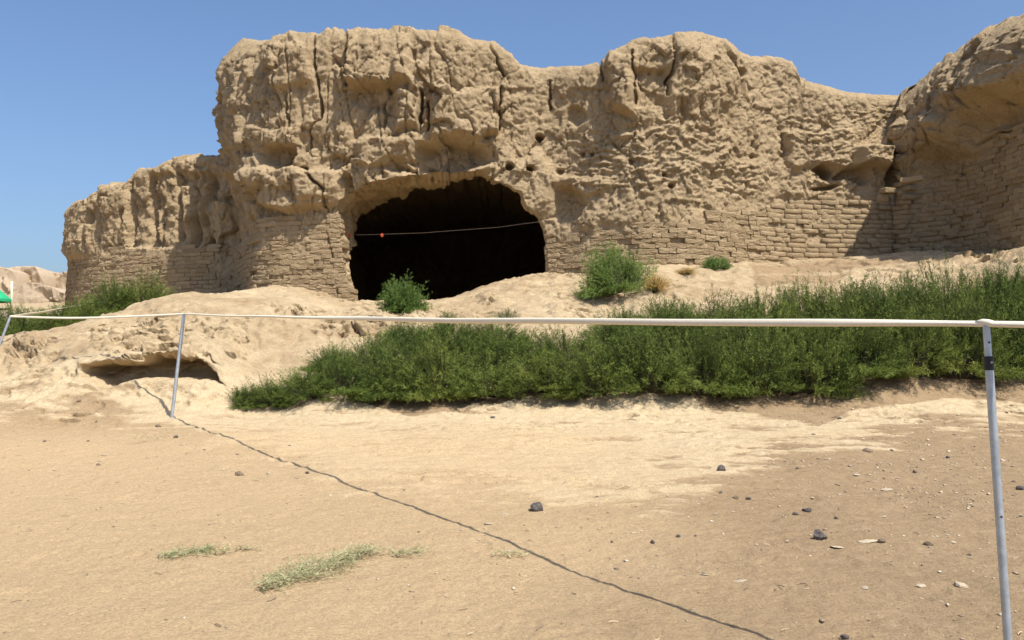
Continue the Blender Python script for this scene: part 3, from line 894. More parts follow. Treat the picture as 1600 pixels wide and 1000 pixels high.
def relief_gate(P, px, py, bm):
    left = sstep(840, 760, px)
    rough = 0.45 + 0.55 * left * sstep(360, 300, py)
    rough = np.maximum(rough, 0.8 * ell(px, py, 1060, 130, 130, 80))
    vert = 0.25 + 0.25 * left
    calm = np.maximum.reduce([box_m(px, py, 445, 535, 60, 205, 14, 14), box_m(px, py, 668, 775, 146, 210, 8, 8), box_m(px, py, 548, 605, 138, 200, 8, 8), box_m(px, py, 660, 790, 48, 130, 14, 14), box_m(px, py, 800, 930, 110, 200, 20, 20), box_m(px, py, 470, 525, 270, 312, 6, 6)])
    rough = rough * (1 - 0.6 * calm)
    vert = np.maximum(vert, 0.7 * ell(px, py, 1010, 120, 90, 60)) + 0.8 * sstep(420, 395, px)
    ledge = sstep(840, 920, px) * sstep(150, 200, py) * sstep(345, 310, py) + 0.25 * sstep(150, 200, py)
    smooth = box_m(px, py, 860, 1190, 300, 360, 20, 15)
    ledge = ledge * (1 - 0.65 * smooth)
    D = base_relief(P, px, py, bm, rough, vert, ledge)
    # flank swells out towards the top, bricks below stand back
    flank = sstep(412, 385, px)
    D += flank * (0.50 * sstep(430, 150, py) - 0.05)
    D += -0.10 * flank * sstep(60, 40, np.abs(py - 330))
    nz = fbm(P * 1.8 + 3, 3)
    wx = px + 9 * gnoise(P * 2.5 + 1); wy = py + 9 * gnoise(P * 2.5 + 11)
    # ledge over the brick pier left of the arch
    D += 0.24 * box_m(wx, wy, 405, 532, 262, 324, 12, 5)
    D += 0.10 * box_m(wx, wy, 470, 525, 268, 312, 6, 4)
    D -= 0.30 * ell(wx, wy, 433, 243, 30, 16, 0.3)
    D += 0.10 * box_m(wx, wy, 405, 470, 205, 226, 8, 3)
    # block right of the long groove, undercut
    D += 0.26 * box_m(wx, wy, 545, 640, 52, 132, 4, 4) * (0.6 + 0.4 * sstep(50, 120, py))
    D -= 0.14 * ell(wx, wy, 585, 152, 35, 20)
    D += 0.20 * box_m(wx, wy, 618, 655, 95, 205, 6, 6)
    D += 0.22 * box_m(wx, wy, 674, 775, 142, 214, 6, 5)
    D += 0.12 * box_m(wx, wy, 425, 487, 70, 135, 6, 6)
    D += 0.16 * box_m(wx, wy, 560, 650, 215, 262, 14, 4)
    # broken cavity above the arch
    D -= 0.42 * ell(wx, wy, 705, 245, 62, 20, 0.35)
    D -= 0.20 * ell(wx, wy, 640, 262, 40, 10, 0.4)
    D += 0.12 * ell(wx, wy, 735, 262, 34, 9)
    # shoulder right of the arch
    D += 0.16 * ell(wx, wy, 835, 285, 34, 46)
    D -= 0.16 * ell(wx, wy, 884, 318, 22, 26)
    D += 0.10 * ell(wx, wy, 905, 288, 40, 12)
    # middle wall
    D += 0.24 * box_m(wx, wy, 955, 990, 84, 176, 6, 5)
    D -= 0.16 * box_m(wx, wy, 994, 1042, 112, 164, 5, 4)
    D += 0.14 * box_m(wx, wy, 1048, 1150, 60, 160, 8, 20)
    D -= 0.14 * ell(wx, wy, 900, 182, 17, 14)
    D += 0.10 * box_m(wx, wy, 1232, 1330, 205, 262, 6, 5)
    # block left of the corner, overhanging
    D += 0.34 * box_m(wx, wy, 1336, 1384, 226, 266, 7, 4)
    D -= 0.25 * ell(wx, wy, 1330, 276, 26, 8)
    D -= 0.34 * ell(wx, wy, 1285, 269, 11, 9, 0.3)
    D -= 0.22 * ell(wx, wy, 1294, 294, 22, 5, 0.3)
    D -= 0.5 * ell(px, py, 1394, 272, 8, 34, 0.4)
    for hx, hy, hr, hd in ((843, 215, 6, .28), (796, 262, 6, .3), (827, 265, 6, .3), (907, 240, 4, .14), (923, 240, 4, .14), (1038, 273, 4, .2), (1050, 290, 5, .2), (1160, 113, 9, .15), (873, 268, 5, .14), (985, 250, 5, .1)):
        D -= hd * ell(px, py, hx, hy, hr, hr * 0.85, 0.25)
    cw = px + 3.0 * gnoise(P * 6); cy = py + 3.0 * gnoise(P * 6 + 30)
    for pts, w, d in (([(540, 40), (541, 85), (543, 135)], 3, .25), ([(490, 60), (491, 85), (495, 130), (501, 165), (500, 185), (482, 202), (480, 234)], 2.6, .30),
                      ([(424, 70), (421, 114)], 4, .22), ([(657, 138), (656, 200)], 4, .40), ([(668, 156), (669, 204)], 3, .3), ([(600, 160), (602, 205)], 4, .15),
                      ([(765, 68), (781, 100), (789, 118)], 2.6, .25), ([(782, 138), (781, 205)], 2.6, .25), ([(446, 150), (449, 208)], 2.4, .18), ([(470, 260), (512, 300), (510, 322)], 2.4, .2),
                      ([(1052, 54), (1054, 85), (1052, 111), (1044, 127), (1045, 150)], 2.8, .32), ([(859, 128), (858, 172)], 2.6, .22), ([(936, 92), (940, 126)], 3.5, .25),
                      ([(988, 80), (991, 127), (993, 160)], 3, .2), ([(1180, 190), (1181, 228)], 2.6, .22), ([(1228, 208), (1230, 262)], 2.8, .22), ([(370, 120), (372, 190), (380, 260)], 4, .15), ([(350, 170), (356, 260), (362, 330)], 4, .15), ([(520, 45), (516, 60)], 3, .1)):
        D += crack(cw, cy, pts, w, d)
    # random fine vertical fissures
    D -= 0.06 * (1 - bm) * sstep(0.90, 0.99, ridged(P * np.array([2.2, 2.2, 0.5]) + 51, 1)) * (0.3 + 0.7 * left)
    return D

g_org = at(700, 470, 16.6)
root_gate = finish(gate, 'mudbrick_gate_wall', ('tall eroded mud brick wall with a wide dark arched opening', 'ruined wall'), 240, 60, relief_gate, M_MUD, ARCH, g_org)
lay_bricks(gate, root_gate, 1.85, 4.7, ARCH, skip=0.05, offset=-0.004, loose=1.0)

# --- wall on the right whose top leans out over its brick courses
right = Wall([(1420, 23.0), (1404, 20.0), (1396, 18.2), (1400, 17.25), (1440, 17.1), (1485, 16.75), (1540, 15.9), (1600, 14.85), (1650, 14.45), (1740, 14.6), (1950, 15.6)],
             SILR, (2.6, 2.75), 24.0, None, bricks=BR_RIGHT)

def relief_right(P, px, py, bm):
    rough = np.full(px.shape, 0.95); vert = np.full(px.shape, 0.5)
    D = base_relief(P, px, py, bm, rough, vert, 0.2 + 0.4 * sstep(150, 90, py))
    edge = np.interp(px, [1380, 1400, 1450, 1500, 1540, 1600, 1700, 1900], [268, 262, 254, 236, 206, 170, 120, 110]) + 8 * gnoise(P * 2)
    over = sstep(10, -42, py - edge)
    D += over * (0.80 - 0.62 * sstep(0, 190, edge - py)) * (0.12 + 0.88 * sstep(1396, 1530, px))
    D += 0.22 * ell(px, py, 1470, 215, 70, 30)
    D -= 0.22 * ell(px, py, 1580, 175, 60, 26)
    D -= 0.06 * crack(px, py, [(1460, 125), (1512, 115), (1508, 140), (1515, 150)], 6, -1)
    D += crack(px, py, [(1532, 150), (1530, 175)], 2.5, .15)
    D += crack(px, py, [(1600, 205), (1560, 207), (1535, 225)], 2.5, .2)
    return D

r_org = at(1520, 395, 16.2)
root_right = finish(right, 'mudbrick_overhanging_wall', ('mud brick wall in shade at the right edge, its top bulging out over the courses', 'ruined wall'), 240, 50, relief_right, M_MUD, None, r_org)
lay_bricks(right, root_right, 2.4, 6.4, None, skip=0.03, offset=0.0, loose=1.15)

# --- lower bastion behind and left of the tower
bast = Wall([(112, 26.0), (101, 24.2), (99, 23.2), (104, 22.5), (118, 21.9), (150, 21.3), (200, 20.9), (260, 20.5), (320, 20.2), (380, 19.9), (440, 19.8)],
            [(60, 345), (100, 338), (118, 325), (135, 312), (160, 290), (200, 283), (208, 268), (240, 262), (270, 245), (300, 240), (500, 246)], (2.2, 2.8), 26.5, (-10.3, 9), bricks=BR_BAST, crest=0.4)

def relief_bast(P, px, py, bm):
    rough = np.full(px.shape, 0.75); vert = np.full(px.shape, 0.9)
    D = base_relief(P, px, py, bm, rough, vert, 0.15 + 0 * px)
    wx = px + 6 * gnoise(P * 2.5 + 1)
    top = sstep(392, 376, py)
    for gx, w, d in ((200, 5, .3), (237, 6, .45), (248, 4, .3), (278, 6, .3), (300, 8, .45), (322, 7, .4), (150, 4, .2), (133, 4, .25)):
        D -= 0.7 * d * np.exp(-((wx - gx) / (w * 0.8)) ** 2) * top * sstep(250, 290, py) * np.clip(0.75 + 1.3 * fbm(P * 2.2 + gx, 3), 0, 1.3)
    D -= 0.10 * box_m(px, py, 196, 340, 270, 386, 6, 4)
    D += 0.10 * box_m(px, py, 100, 135, 310, 400, 8, 8)
    return D

b_org = at(220, 470, 20.6)
root_bast = finish(bast, 'mudbrick_bastion', ('lower rounded mud brick bastion set back at the left of the tower', 'ruined wall'), 170, 40, relief_bast, M_MUD, None, b_org)
lay_bricks(bast, root_bast, 2.2, 4.6, None, skip=0.04, offset=-0.004, loose=1.0)

# ------------------------------------------------------------------ far ruins at the left
def far_ruin(name, label, pts, Y, thick, seed):
    xs = np.array([p[0] for p in pts], float); tops = np.array([p[1] for p in pts], float); bots = np.array([p[2] for p in pts], float)
    n = 90; m = 30
    u = np.linspace(xs[0], xs[-1], n)
    G = []
    tz = at(u, np.interp(u, xs, tops), Y)[:, 2]; bz = at(u, np.interp(u, xs, bots), Y)[:, 2] - 0.6
    X = at(u, 440 + 0 * u, Y)[:, 0]
    prof = [(0, t) for t in np.linspace(0, 1, m)] + [(d, 1 - 0.02 * d) for d in np.linspace(0.3, thick, 8)] + [(thick, t) for t in np.linspace(0.9, 0, 6)]
    for back, t in prof:
        P = np.stack([X, Y + back + 0.12 * t * (tz - bz) * 0.3 + 0 * X, bz + (tz - bz) * t], -1)
        d = 0.5 * fbm(P * 0.35 + seed, 4) + 0.25 * blocks(P, 0.8, 0.8, 0.7, 0.3, seed)[0] + 0.08 * fbm(P * 2.1, 3)
        P[:, 1] -= d * (back < thick); P[:, 2] += 0.2 * d * t
        G.append(P)
    G = np.array(G)
    # close the ends
    e0 = G[:, :1] * 0 + G[:, :1].mean(0, keepdims=True); e1 = G[:, -1:] * 0 + G[:, -1:].mean(0, keepdims=True)
    G = np.concatenate([e0, G, e1], 1)
    n0, n1 = G.shape[:2]
    I = np.arange(n0 * n1).reshape(n0, n1)
    Fq = np.stack([I[:-1, :-1], I[:-1, 1:], I[1:, 1:], I[1:, :-1]], -1).reshape(-1, 4)
    org = np.array([X.mean(), Y, bz.mean()])
    o = obj(name, mesh_np(name, G.reshape(-1, 3) - org, Fq, M_FARMUD, True), None, org)
    tag(o, label, 'ruined wall')

far_ruin('distant_ruin', 'far ruined earth wall at the left edge of the picture', [(-160, 400, 468), (-60, 408, 468), (0, 415, 468), (10, 418, 466), (15, 422, 466)], 54, 5, 3.0)
far_ruin('distant_ruin', 'far flat topped ruined wall left of the bastion', [(10, 424, 464), (14, 417, 464), (30, 416, 464), (52, 416, 464), (57, 421, 464), (62, 428, 464)], 56, 4, 9.0)
far_ruin('distant_ruin', 'low far ruined wall just beside the bastion edge', [(58, 427, 464), (62, 427, 464), (100, 426, 464), (180, 428, 464)], 58, 4, 15.0)
far_ruin('eroded_mound', 'pale weathered earth mound before the far ruins', [(22, 462, 470), (32, 446, 470), (42, 439, 470), (60, 443, 470), (84, 450, 470), (100, 458, 470)], 44, 3, 21.0)

# ------------------------------------------------------------------ tubes and straps
def tube(path, radii, seg=14, caps=True):
    path = np.asarray(path, float); n = len(path)
    radii = np.broadcast_to(np.asarray(radii, float), (n,))
    T = np.gradient(path, axis=0); T /= np.linalg.norm(T, axis=1)[:, None]
    ref = np.array([0, 0, 1.0]) if abs(T[0][2]) < 0.9 else np.array([1.0, 0, 0])
    V = []
    for p, t, r in zip(path, T, radii):
        a = np.cross(t, ref); a /= np.linalg.norm(a); b = np.cross(t, a)
        for k in range(seg):
            w = 2 * math.pi * k / seg
            V.append(p + r * (math.cos(w) * a + math.sin(w) * b))
    F = [(i * seg + k, i * seg + (k + 1) % seg, (i + 1) * seg + (k + 1) % seg, (i + 1) * seg + k) for i in range(n - 1) for k in range(seg)]
    if caps:
        F.append(tuple(range(seg))[::-1]); F.append(tuple((n - 1) * seg + k for k in range(seg)))
    return V, F

M_PIPE = simple_mat('galvanised pipe', (0.42, 0.46, 0.49), 0.5, 0.22, 22, 0.0008, 0.55, 0.5)
M_BLACK = simple_mat('black clamp', (0.02, 0.02, 0.022), 0.5, 0.2, 40, 0.0)
M_STRAP = simple_mat('cream webbing', (0.74, 0.665, 0.52), 0.7, 0.06, 60, 0.0008, 0, 0.25)
M_SCREW = simple_mat('dark bolt', (0.05, 0.05, 0.05), 0.5, 0.1, 40, 0.0)

def auto_smooth(me, ang=40):
    me.polygons.foreach_set('use_smooth', np.ones(len(me.polygons), bool))
    try: me.set_sharp_from_angle(angle=math.radians(ang))
    except Exception: pass

def fence_post(top, foot, r, label, split=None):
    top = np.array(top, float); foot = np.array(foot, float)
    root = empty('fence_post', foot)
    tag(root, label, 'fence post', 'posts of the barrier')
    ax = top - foot; Ln = np.linalg.norm(ax); ax = ax / Ln
    def part(name, a, b, ra, rb, m, bev=0.1):
        ts = [a, a + 0.001] + list(np.linspace(a + 0.03 * (b - a), b - 0.03 * (b - a), 8)) + [b - 0.001, b]
        rr = [ra * 0.93, ra] + list(np.linspace(ra, rb, 8)) + [rb, rb * 0.93]
        V, F = tube([ax * t for t in ts], rr, 20)
        me = mesh_np(name, V, F, m, True); auto_smooth(me)
        return obj(name, me, root)
    if split:
        part('lower_pipe', -0.12, Ln * split, r, r, M_PIPE)
        part('upper_pipe', Ln * split, Ln, r * 0.86, r * 0.86, M_PIPE)
        cl = part('clamp', Ln * (split - 0.012), Ln * (split + 0.024), r * 1.14, r * 1.14, M_BLACK)
        V, F = tube([np.array([0, -r * 1.05, 0]) + ax * Ln * (split + .008), np.array([0, -r * 1.5, 0]) + ax * Ln * (split + .008)], [0.004, 0.004], 8)
        obj('bolt', mesh_np('bolt', V, F, M_PIPE), cl)
        for tz, rr in ((0.955, r * .86), (0.51, r)):
            V, F = tube([np.array([0, -rr * 0.98, 0]) + ax * Ln * tz, np.array([0, -rr * 1.03, 0]) + ax * Ln * tz], [0.0045, 0.0045], 8)
            obj('bolt_hole', mesh_np('bolt_hole', V, F, M_SCREW), root)
    else:
        part('pipe', -0.12, Ln, r, r, M_PIPE)
    return root

def on_ground(px, Y):
    x = float(at(px, 600, Y)[0])
    return np.array([x, Y, gz(x, Y)])

T1 = at(1541, 508, 3.3); B1x = at(1583, 1100, 3.27)
B1 = np.array([B1x[0], B1x[1], gz(B1x[0], B1x[1])])
T2 = at(287.5, 491, 11.0); B2x = at(268, 655, 10.95); B2 = np.array([B2x[0], B2x[1], gz(B2x[0], B2x[1])])
T3 = at(16, 495, 13.0); B3x = at(-3, 580, 12.95); B3 = np.array([B3x[0], B3x[1], gz(B3x[0], B3x[1])])
T0 = T1 + (T1 - T2) * 0.32; B0 = np.array([T0[0], T0[1], gz(T0[0], T0[1])])
fence_post(T1, B1, 0.0145, 'grey metal post with a black clamp near the right edge', 0.895)
fence_post(T2, B2, 0.020, 'thin grey metal post standing before the left bank')
fence_post(T3, B3, 0.017, 'farthest thin metal post at the left edge')

def strap(name, pts, twist, width, label, thick=0.0045, steps=60, wide=((0, 1), (1, 1))):
    pts = np.asarray(pts, float)
    seg = np.r_[0, np.cumsum(np.linalg.norm(np.diff(pts, axis=0), axis=1))]
    t = np.linspace(0, seg[-1], steps * (len(pts) - 1) + 1)
    P = np.stack([np.interp(t, seg, pts[:, k]) for k in range(3)], -1)
    P[:, 2] += 0.004 * np.sin(t * 2.1) * np.sin(t * 0.7)
    T = np.gradient(P, axis=0); T /= np.linalg.norm(T, axis=1)[:, None]
    tw = np.interp(t, *zip(*[(seg[-1] * a, math.radians(b)) for a, b in twist]))
    ws = np.interp(t / seg[-1], *zip(*wide))
    org = pts[0].copy()
    V = []; F = []
    prof = []
    for k in range(12):
        w = 2 * math.pi * k / 12
        prof.append((0.5 * math.copysign(abs(math.cos(w)) ** 0.7, math.cos(w)), 0.5 * math.copysign(abs(math.sin(w)) ** 0.7, math.sin(w))))
    for i in range(len(P)):
        side = np.cross(T[i], (0, 0, 1)); side /= np.linalg.norm(side); up = np.cross(side, T[i])
        a = math.sin(tw[i]) * up + math.cos(tw[i]) * side
        b = np.cross(T[i], a)
        for u, v in prof: V.append(P[i] - org + ws[i] * (a * u * width + b * v * thick))
    n = len(prof)
    F = [(i * n + k, i * n + (k + 1) % n, (i + 1) * n + (k + 1) % n, (i + 1) * n + k) for i in range(len(P) - 1) for k in range(n)]
    F += [tuple(range(n))[::-1], tuple((len(P) - 1) * n + k for k in range(n))]
    me = mesh_np(name, V, F, M_STRAP, True); auto_smooth(me, 60)
    o = obj(name, me, None, org)
    tag(o, label, 'barrier rail')
    return o

def sag(a, b, drop, n=14):
    a = np.array(a); b = np.array(b)
    return [a + (b - a) * u - np.array([0, 0, drop * 4 * u * (1 - u)]) for u in np.linspace(0, 1, n)]
up = np.array([0, 0, 0.004])
R1 = T1 + up; R2 = T2 + up; R3 = T3 + up
rail = strap('barrier_strap', [T0 + up] + [R1] + sag(R1, R2, 0.02)[1:], [(0, 60), (.2, 60), (.243, 38), (.252, 30), (.30, 70), (.45, 90), (.58, 90), (.72, 34), (.85, 26), (1, 24)], 0.034,
             'long cream strap rail strung across the middle of the picture', 0.026, wide=((0, .7), (.2, .75), (.25, .7), (.30, .95), (.5, 1.05), (.62, 1), (.75, .75), (1, .62)))
strap('barrier_strap', sag(R2, R3, 0.03), [(0, 25), (.3, 40), (.7, 60), (1, 60)], 0.030, 'cream strap rail between the two posts at the left', 0.018)
R4 = at(160, 470, 22.3)
strap('barrier_strap', sag(R3, R4, 0.02), [(0, 40), (1, 50)], 0.045, 'far cream strap rail turning back from the last post towards the bastion', 0.014)

# wrap of the strap round the post head
def wrap():
    V = []; F = []
    root_o = T1 + up
    dirn = (T1 - T2) / np.linalg.norm(T1 - T2)
    P = [root_o - dirn * 0.035 + np.array([0, 0, .002]), root_o - dirn * 0.012 + np.array([0, 0, 0.006]), root_o + dirn * 0.01 + np.array([0, 0, .003]), root_o + dirn * .03]
    V, F = tube(np.array(P) - root_o, [0.010, 0.0125, 0.0135, 0.0105], 12)
    me = mesh_np('strap_knot', V, F, M_STRAP, True)
    return obj('strap_knot', me, rail, root_o - np.array(rail.location))
wrap()

# ------------------------------------------------------------------ line with red tags across the arch
M_LINE = simple_mat('pale cord', (0.20, 0.15, 0.11), 0.8, 0.1, 60, 0)
M_RED = simple_mat('red plastic', (0.42, 0.07, 0.03), 0.5, 0.15, 50, 0)
def gate_line():
    key = [(540, 367, 17.0), (560, 367, 16.75), (597, 366, 16.5), (660, 364, 16.5), (700, 361, 16.5), (740, 358, 16.5), (780, 355, 16.5), (815, 350, 16.5), (848, 346, 16.55), (862, 345, 16.7)]
    P = np.array([at(*k) for k in key]); org = P[2]
    t = np.linspace(0, len(P) - 1, 60)
    Q = np.stack([np.interp(t, np.arange(len(P)), P[:, k]) for k in range(3)], -1)
    V, F = tube(Q - org, 0.0022, 6)
    o = obj('cord', mesh_np('cord', V, F, M_LINE), None, org)
    tag(o, 'thin cord strung across the dark arched opening', 'cord')
    for px, lab in ((546, 'red tag tied to the cord close to the left jamb'), (597, 'red tag tied to the cord inside the dark arch')):
        c = at(px, 366.5, 16.95 if px < 560 else 16.48)
        V = []; 
        n = 10
        for k in range(n):
            w = 2 * math.pi * k / n
            for y in (-0.012, 0.012): V.append((0.028 * math.cos(w) * (1 + .15 * math.sin(3 * w)), y, 0.034 * math.sin(w) - 0.012))
        F = [(2 * k, 2 * ((k + 1) % n), 2 * ((k + 1) % n) + 1, 2 * k + 1) for k in range(n)] + [tuple(2 * k for k in range(n))[::-1], tuple(2 * k + 1 for k in range(n))]
        o = obj('tag', mesh_np('tag', V, F, M_RED, False), None, c)
        tag(o, lab, 'tag')
gate_line()

# ------------------------------------------------------------------ green sunshade far left
def sunshade():
    c = at(-14, 467, 40.0)
    root = empty('sunshade', (c[0], c[1], gz(c[0], c[1])))
    tag(root, 'green cloth sunshade at the left edge before the far ruins', 'sunshade')
    z0 = c[2] - root.location.z
    m = simple_mat('green cloth', (0.02, 0.33, 0.14), 0.75, 0.12, 3, 0.0)
    V = [(0, 0, z0 + 0.60)]; n = 8; F = []
    for ring, (rr, zz) in enumerate(((0.40, 0.36), (0.82, 0.0), (0.82, -0.12))):
        for k in range(n * 2):
            w = math.pi * k / n
            q = 1 - 0.04 * (k % 2)
            V.append((rr * q * math.cos(w), rr * q * math.sin(w), z0 + zz - (0.02 if k % 2 == 0 and ring else 0)))
    N2 = n * 2
    for k in range(N2): F.append((0, 1 + k, 1 + (k + 1) % N2))
    for r_ in range(2):
        for k in range(N2): F.append((1 + r_ * N2 + k, 1 + (r_ + 1) * N2 + k, 1 + (r_ + 1) * N2 + (k + 1) % N2, 1 + r_ * N2 + (k + 1) % N2))
    obj('canopy', mesh_np('canopy', V, F, m, False), root)
    V, F2 = tube([(0, 0, -0.1), (0, 0, z0 * .5), (0, 0, z0 + 0.66)], [0.025] * 3, 10)
    obj('pole', mesh_np('pole', V, F2, M_STRAP), root)
    p = at(18, 466, 40.5)
    b = np.array([p[0], p[1], gz(p[0], p[1])])
    tp = at(18.5, 440, 40.5)
    V, F2 = tube([b - b - np.array([0, 0, .2]), (tp - b) * .5, tp - b], [0.05, 0.045, 0.045], 10)
    o = obj('marker_pole', mesh_np('marker_pole', V, F2, M_STRAP), None, b)
    tag(o, 'thin pale pole standing beside the green sunshade', 'pole')
sunshade()

# ------------------------------------------------------------------ bushes
def foliage(seed, R, Hh, shoots, sub, leaves, leaf_len, leaf_w, spread=1.0, upright=0.3, base_r=0.3, zmin=0.0, branch=(0.05, 0.15), start=0.3, clumps=0):
    r = np.random.default_rng(seed)
    nc = clumps if clumps else shoots
    caz = r.uniform(0, 2 * np.pi, nc); cel = np.arccos(r.uniform(0, 1, nc) ** 0.9) * spread
    ci = r.integers(0, nc, shoots) if clumps else np.arange(shoots)
    crad = r.uniform(0.78, 1.12, nc)[ci]
    az = caz[ci] + (r.normal(0, 0.22, shoots) / np.maximum(np.sin(cel[ci]), .35) if clumps else 0)
    el = np.clip(cel[ci] + (r.normal(0, 0.20, shoots) if clumps else 0), 0.0, 1.75)          # tilt from vertical
    d = np.stack([np.sin(el) * np.cos(az), np.sin(el) * np.sin(az), np.cos(el)], -1)
    lump = 1 + 0.22 * fbm(d * 1.7 + seed, 2)
    tip = d * np.array([R, R, Hh]) * (r.uniform(0.70, 1.10, shoots) * lump * crad)[:, None]
    base = np.stack([tip[:, 0] * base_r, tip[:, 1] * base_r, 0 * az], -1) + r.normal(0, 0.04 * R, (shoots, 3)) * np.array([1, 1, 0])
    tip[:, 2] = np.maximum(tip[:, 2], zmin + r.uniform(0.02, 0.12, shoots) * Hh)
    ctrlp = (base + tip) * 0.5 + np.array([0, 0, 1.0]) * (upright * 0.4 * np.linalg.norm(tip - base, axis=1))[:, None] * r.uniform(-0.3, 1.0, shoots)[:, None]
    tone_s = np.clip(r.normal(0.5, 0.2, shoots) + (r.normal(0, .28, nc)[ci] if clumps else 0), 0, 1)
    def bez(t):
        t = t[..., None]
        return base[:, None] * (1 - t) ** 2 + 2 * ctrlp[:, None] * t * (1 - t) + tip[:, None] * t ** 2
    t = np.sort(r.uniform(start, 1.0, (shoots, sub)), 1)
    p = bez(t)
    tang = 2 * (1 - t[..., None]) * (ctrlp - base)[:, None] + 2 * t[..., None] * (tip - ctrlp)[:, None]
    tang /= np.linalg.norm(tang, axis=-1, keepdims=True) + 1e-9
    side = r.normal(size=(shoots, sub, 3)); side -= (side * tang).sum(-1, keepdims=True) * tang
    side /= np.linalg.norm(side, axis=-1, keepdims=True)
    bd = tang * 0.75 + side * r.uniform(0.35, 0.9, (shoots, sub, 1)) + np.array([0, 0, 0.25 * upright])
    bd /= np.linalg.norm(bd, axis=-1, keepdims=True)
    bl = r.uniform(branch[0], branch[1], (shoots, sub, 1)) * (1.15 - 0.6 * t[..., None])
    q = np.linspace(0.15, 1.0, leaves)
    lp = p[:, :, None] + bd[:, :, None] * (bl[:, :, None] * q[None, None, :, None])
    ld = bd[:, :, None] * 0.8 + r.normal(0, 0.55, (shoots, sub, leaves, 3))
    ld /= np.linalg.norm(ld, axis=-1, keepdims=True)
    ls = r.normal(size=ld.shape); ls -= (ls * ld).sum(-1, keepdims=True) * ld; ls /= np.linalg.norm(ls, axis=-1, keepdims=True)
    ll = leaf_len * r.uniform(0.6, 1.3, (shoots, sub, leaves, 1)); lw = leaf_w
    a = lp - ls * lw * 0.5; b = lp + ls * lw * 0.5; c = lp + ld * ll
    LV = np.stack([a, b, c], -2).reshape(-1, 3)
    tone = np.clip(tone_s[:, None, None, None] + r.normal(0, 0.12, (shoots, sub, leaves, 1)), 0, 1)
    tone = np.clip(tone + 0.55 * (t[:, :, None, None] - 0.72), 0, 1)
    LT = np.broadcast_to(tone, (shoots, sub, leaves, 3)).reshape(-1)
    LF = np.arange(len(LV)).reshape(-1, 3)
    # thin woody shoots: a three-sided tapering strip
    ts = np.linspace(0, 1, 5)
    c0 = bez(np.broadcast_to(ts, (shoots, 5)))
    SV = []; SF = []
    w = 0.004
    offs = np.array([[1, 0, 0], [-.5, .87, 0], [-.5, -.87, 0]])
    rad = (w * (1.2 - ts))[None, :, None, None]
    S = (c0[:, :, None] + offs[None, None] * rad).reshape(-1, 3)
    idx = np.arange(shoots * 15).reshape(shoots, 5, 3)
    SF = []
    for k in range(3):
        SF.append(np.stack([idx[:, :-1, k], idx[:, :-1, (k + 1) % 3], idx[:, 1:, (k + 1) % 3], idx[:, 1:, k]], -1).reshape(-1, 4))
    SF = np.concatenate(SF)
    return LV, LF, LT, S, SF

def bush_parts(seed, mat, **k):
    LV, LF, LT, S, SF = foliage(seed, **k)
    return mesh_np('foliage', LV, LF, mat, False, {'tone': LT}), mesh_np('stems', S, SF, M_STEM, True)

def plant(name, parts, loc, scale, rz, label, cat, group=None, tilt=(0, 0)):
    root = empty(name, loc)
    root.rotation_euler = (tilt[0], tilt[1], rz); root.scale = scale
    tag(root, label, cat, group)
    obj('foliage', parts[0], root); obj('stems', parts[1], root)
    return root

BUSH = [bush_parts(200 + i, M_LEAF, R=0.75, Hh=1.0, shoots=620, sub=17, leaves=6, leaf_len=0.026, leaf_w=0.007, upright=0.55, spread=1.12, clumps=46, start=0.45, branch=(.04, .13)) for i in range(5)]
ORD = ['first', 'second', 'third', 'fourth', 'fifth', 'sixth', 'seventh', 'eighth', 'ninth', 'tenth', 'eleventh', 'twelfth', 'thirteenth', 'fourteenth', 'fifteenth', 'sixteenth', 'seventeenth', 'eighteenth', 'nineteenth', 'twentieth']
TOPX = [360, 390, 440, 500, 560, 620, 700, 790, 850, 900, 960, 1000, 1100, 1200, 1300, 1400, 1500, 1600, 1750]
TOPY = [602, 582, 562, 540, 520, 500, 494, 497, 510, 500, 486, 470, 458, 450, 440, 424, 412, 412, 410]
def thicket_row(row, spots, fill, word, group, lean):
    for i, (px, Y, w) in enumerate(spots):
        x = float(at(px, 600, Y)[0]); z = gz(x, Y) - .03
        base_py = float(proj(np.array([x, Y, z]))[1])
        ty = base_py + (np.interp(px, TOPX, TOPY) - base_py) * fill * random.uniform(.93, 1.05)
        h = (float(at(px, ty, Y)[2]) - z) / 0.98
        if h < 0.24: continue
        plant('green_bush', BUSH[(i * 2 + row) % 5], (x, Y, z), (w, w * .9, h), random.uniform(0, 6.28),
              'feathery bush in the ' + word + ' row of the thicket, ' + ORD[i] + ' from its left end', 'bush', group, tilt=(random.uniform(-.02, .10) * lean, random.uniform(-.09, .09)))
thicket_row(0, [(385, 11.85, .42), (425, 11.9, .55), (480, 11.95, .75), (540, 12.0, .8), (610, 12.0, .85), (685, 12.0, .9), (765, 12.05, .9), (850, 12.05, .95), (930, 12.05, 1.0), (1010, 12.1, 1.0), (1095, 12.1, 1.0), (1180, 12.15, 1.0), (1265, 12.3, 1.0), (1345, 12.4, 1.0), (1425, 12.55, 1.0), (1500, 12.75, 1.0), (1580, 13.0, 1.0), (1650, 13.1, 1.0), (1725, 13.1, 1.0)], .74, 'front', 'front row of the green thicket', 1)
thicket_row(1, [(520, 12.5, .65), (585, 12.55, .75), (650, 12.6, .85), (725, 12.65, .85), (800, 12.65, .8), (885, 12.65, .85), (965, 12.7, .95), (1050, 12.7, 1.0), (1135, 12.75, 1.0), (1220, 12.85, 1.0), (1305, 12.95, 1.0), (1385, 13.0, 1.0), (1465, 13.1, 1.0), (1545, 13.2, 1.0), (1620, 13.3, 1.0), (1700, 13.3, 1.0), (1780, 13.3, 1.0)], .93, 'middle', 'middle row of the green thicket', 1)
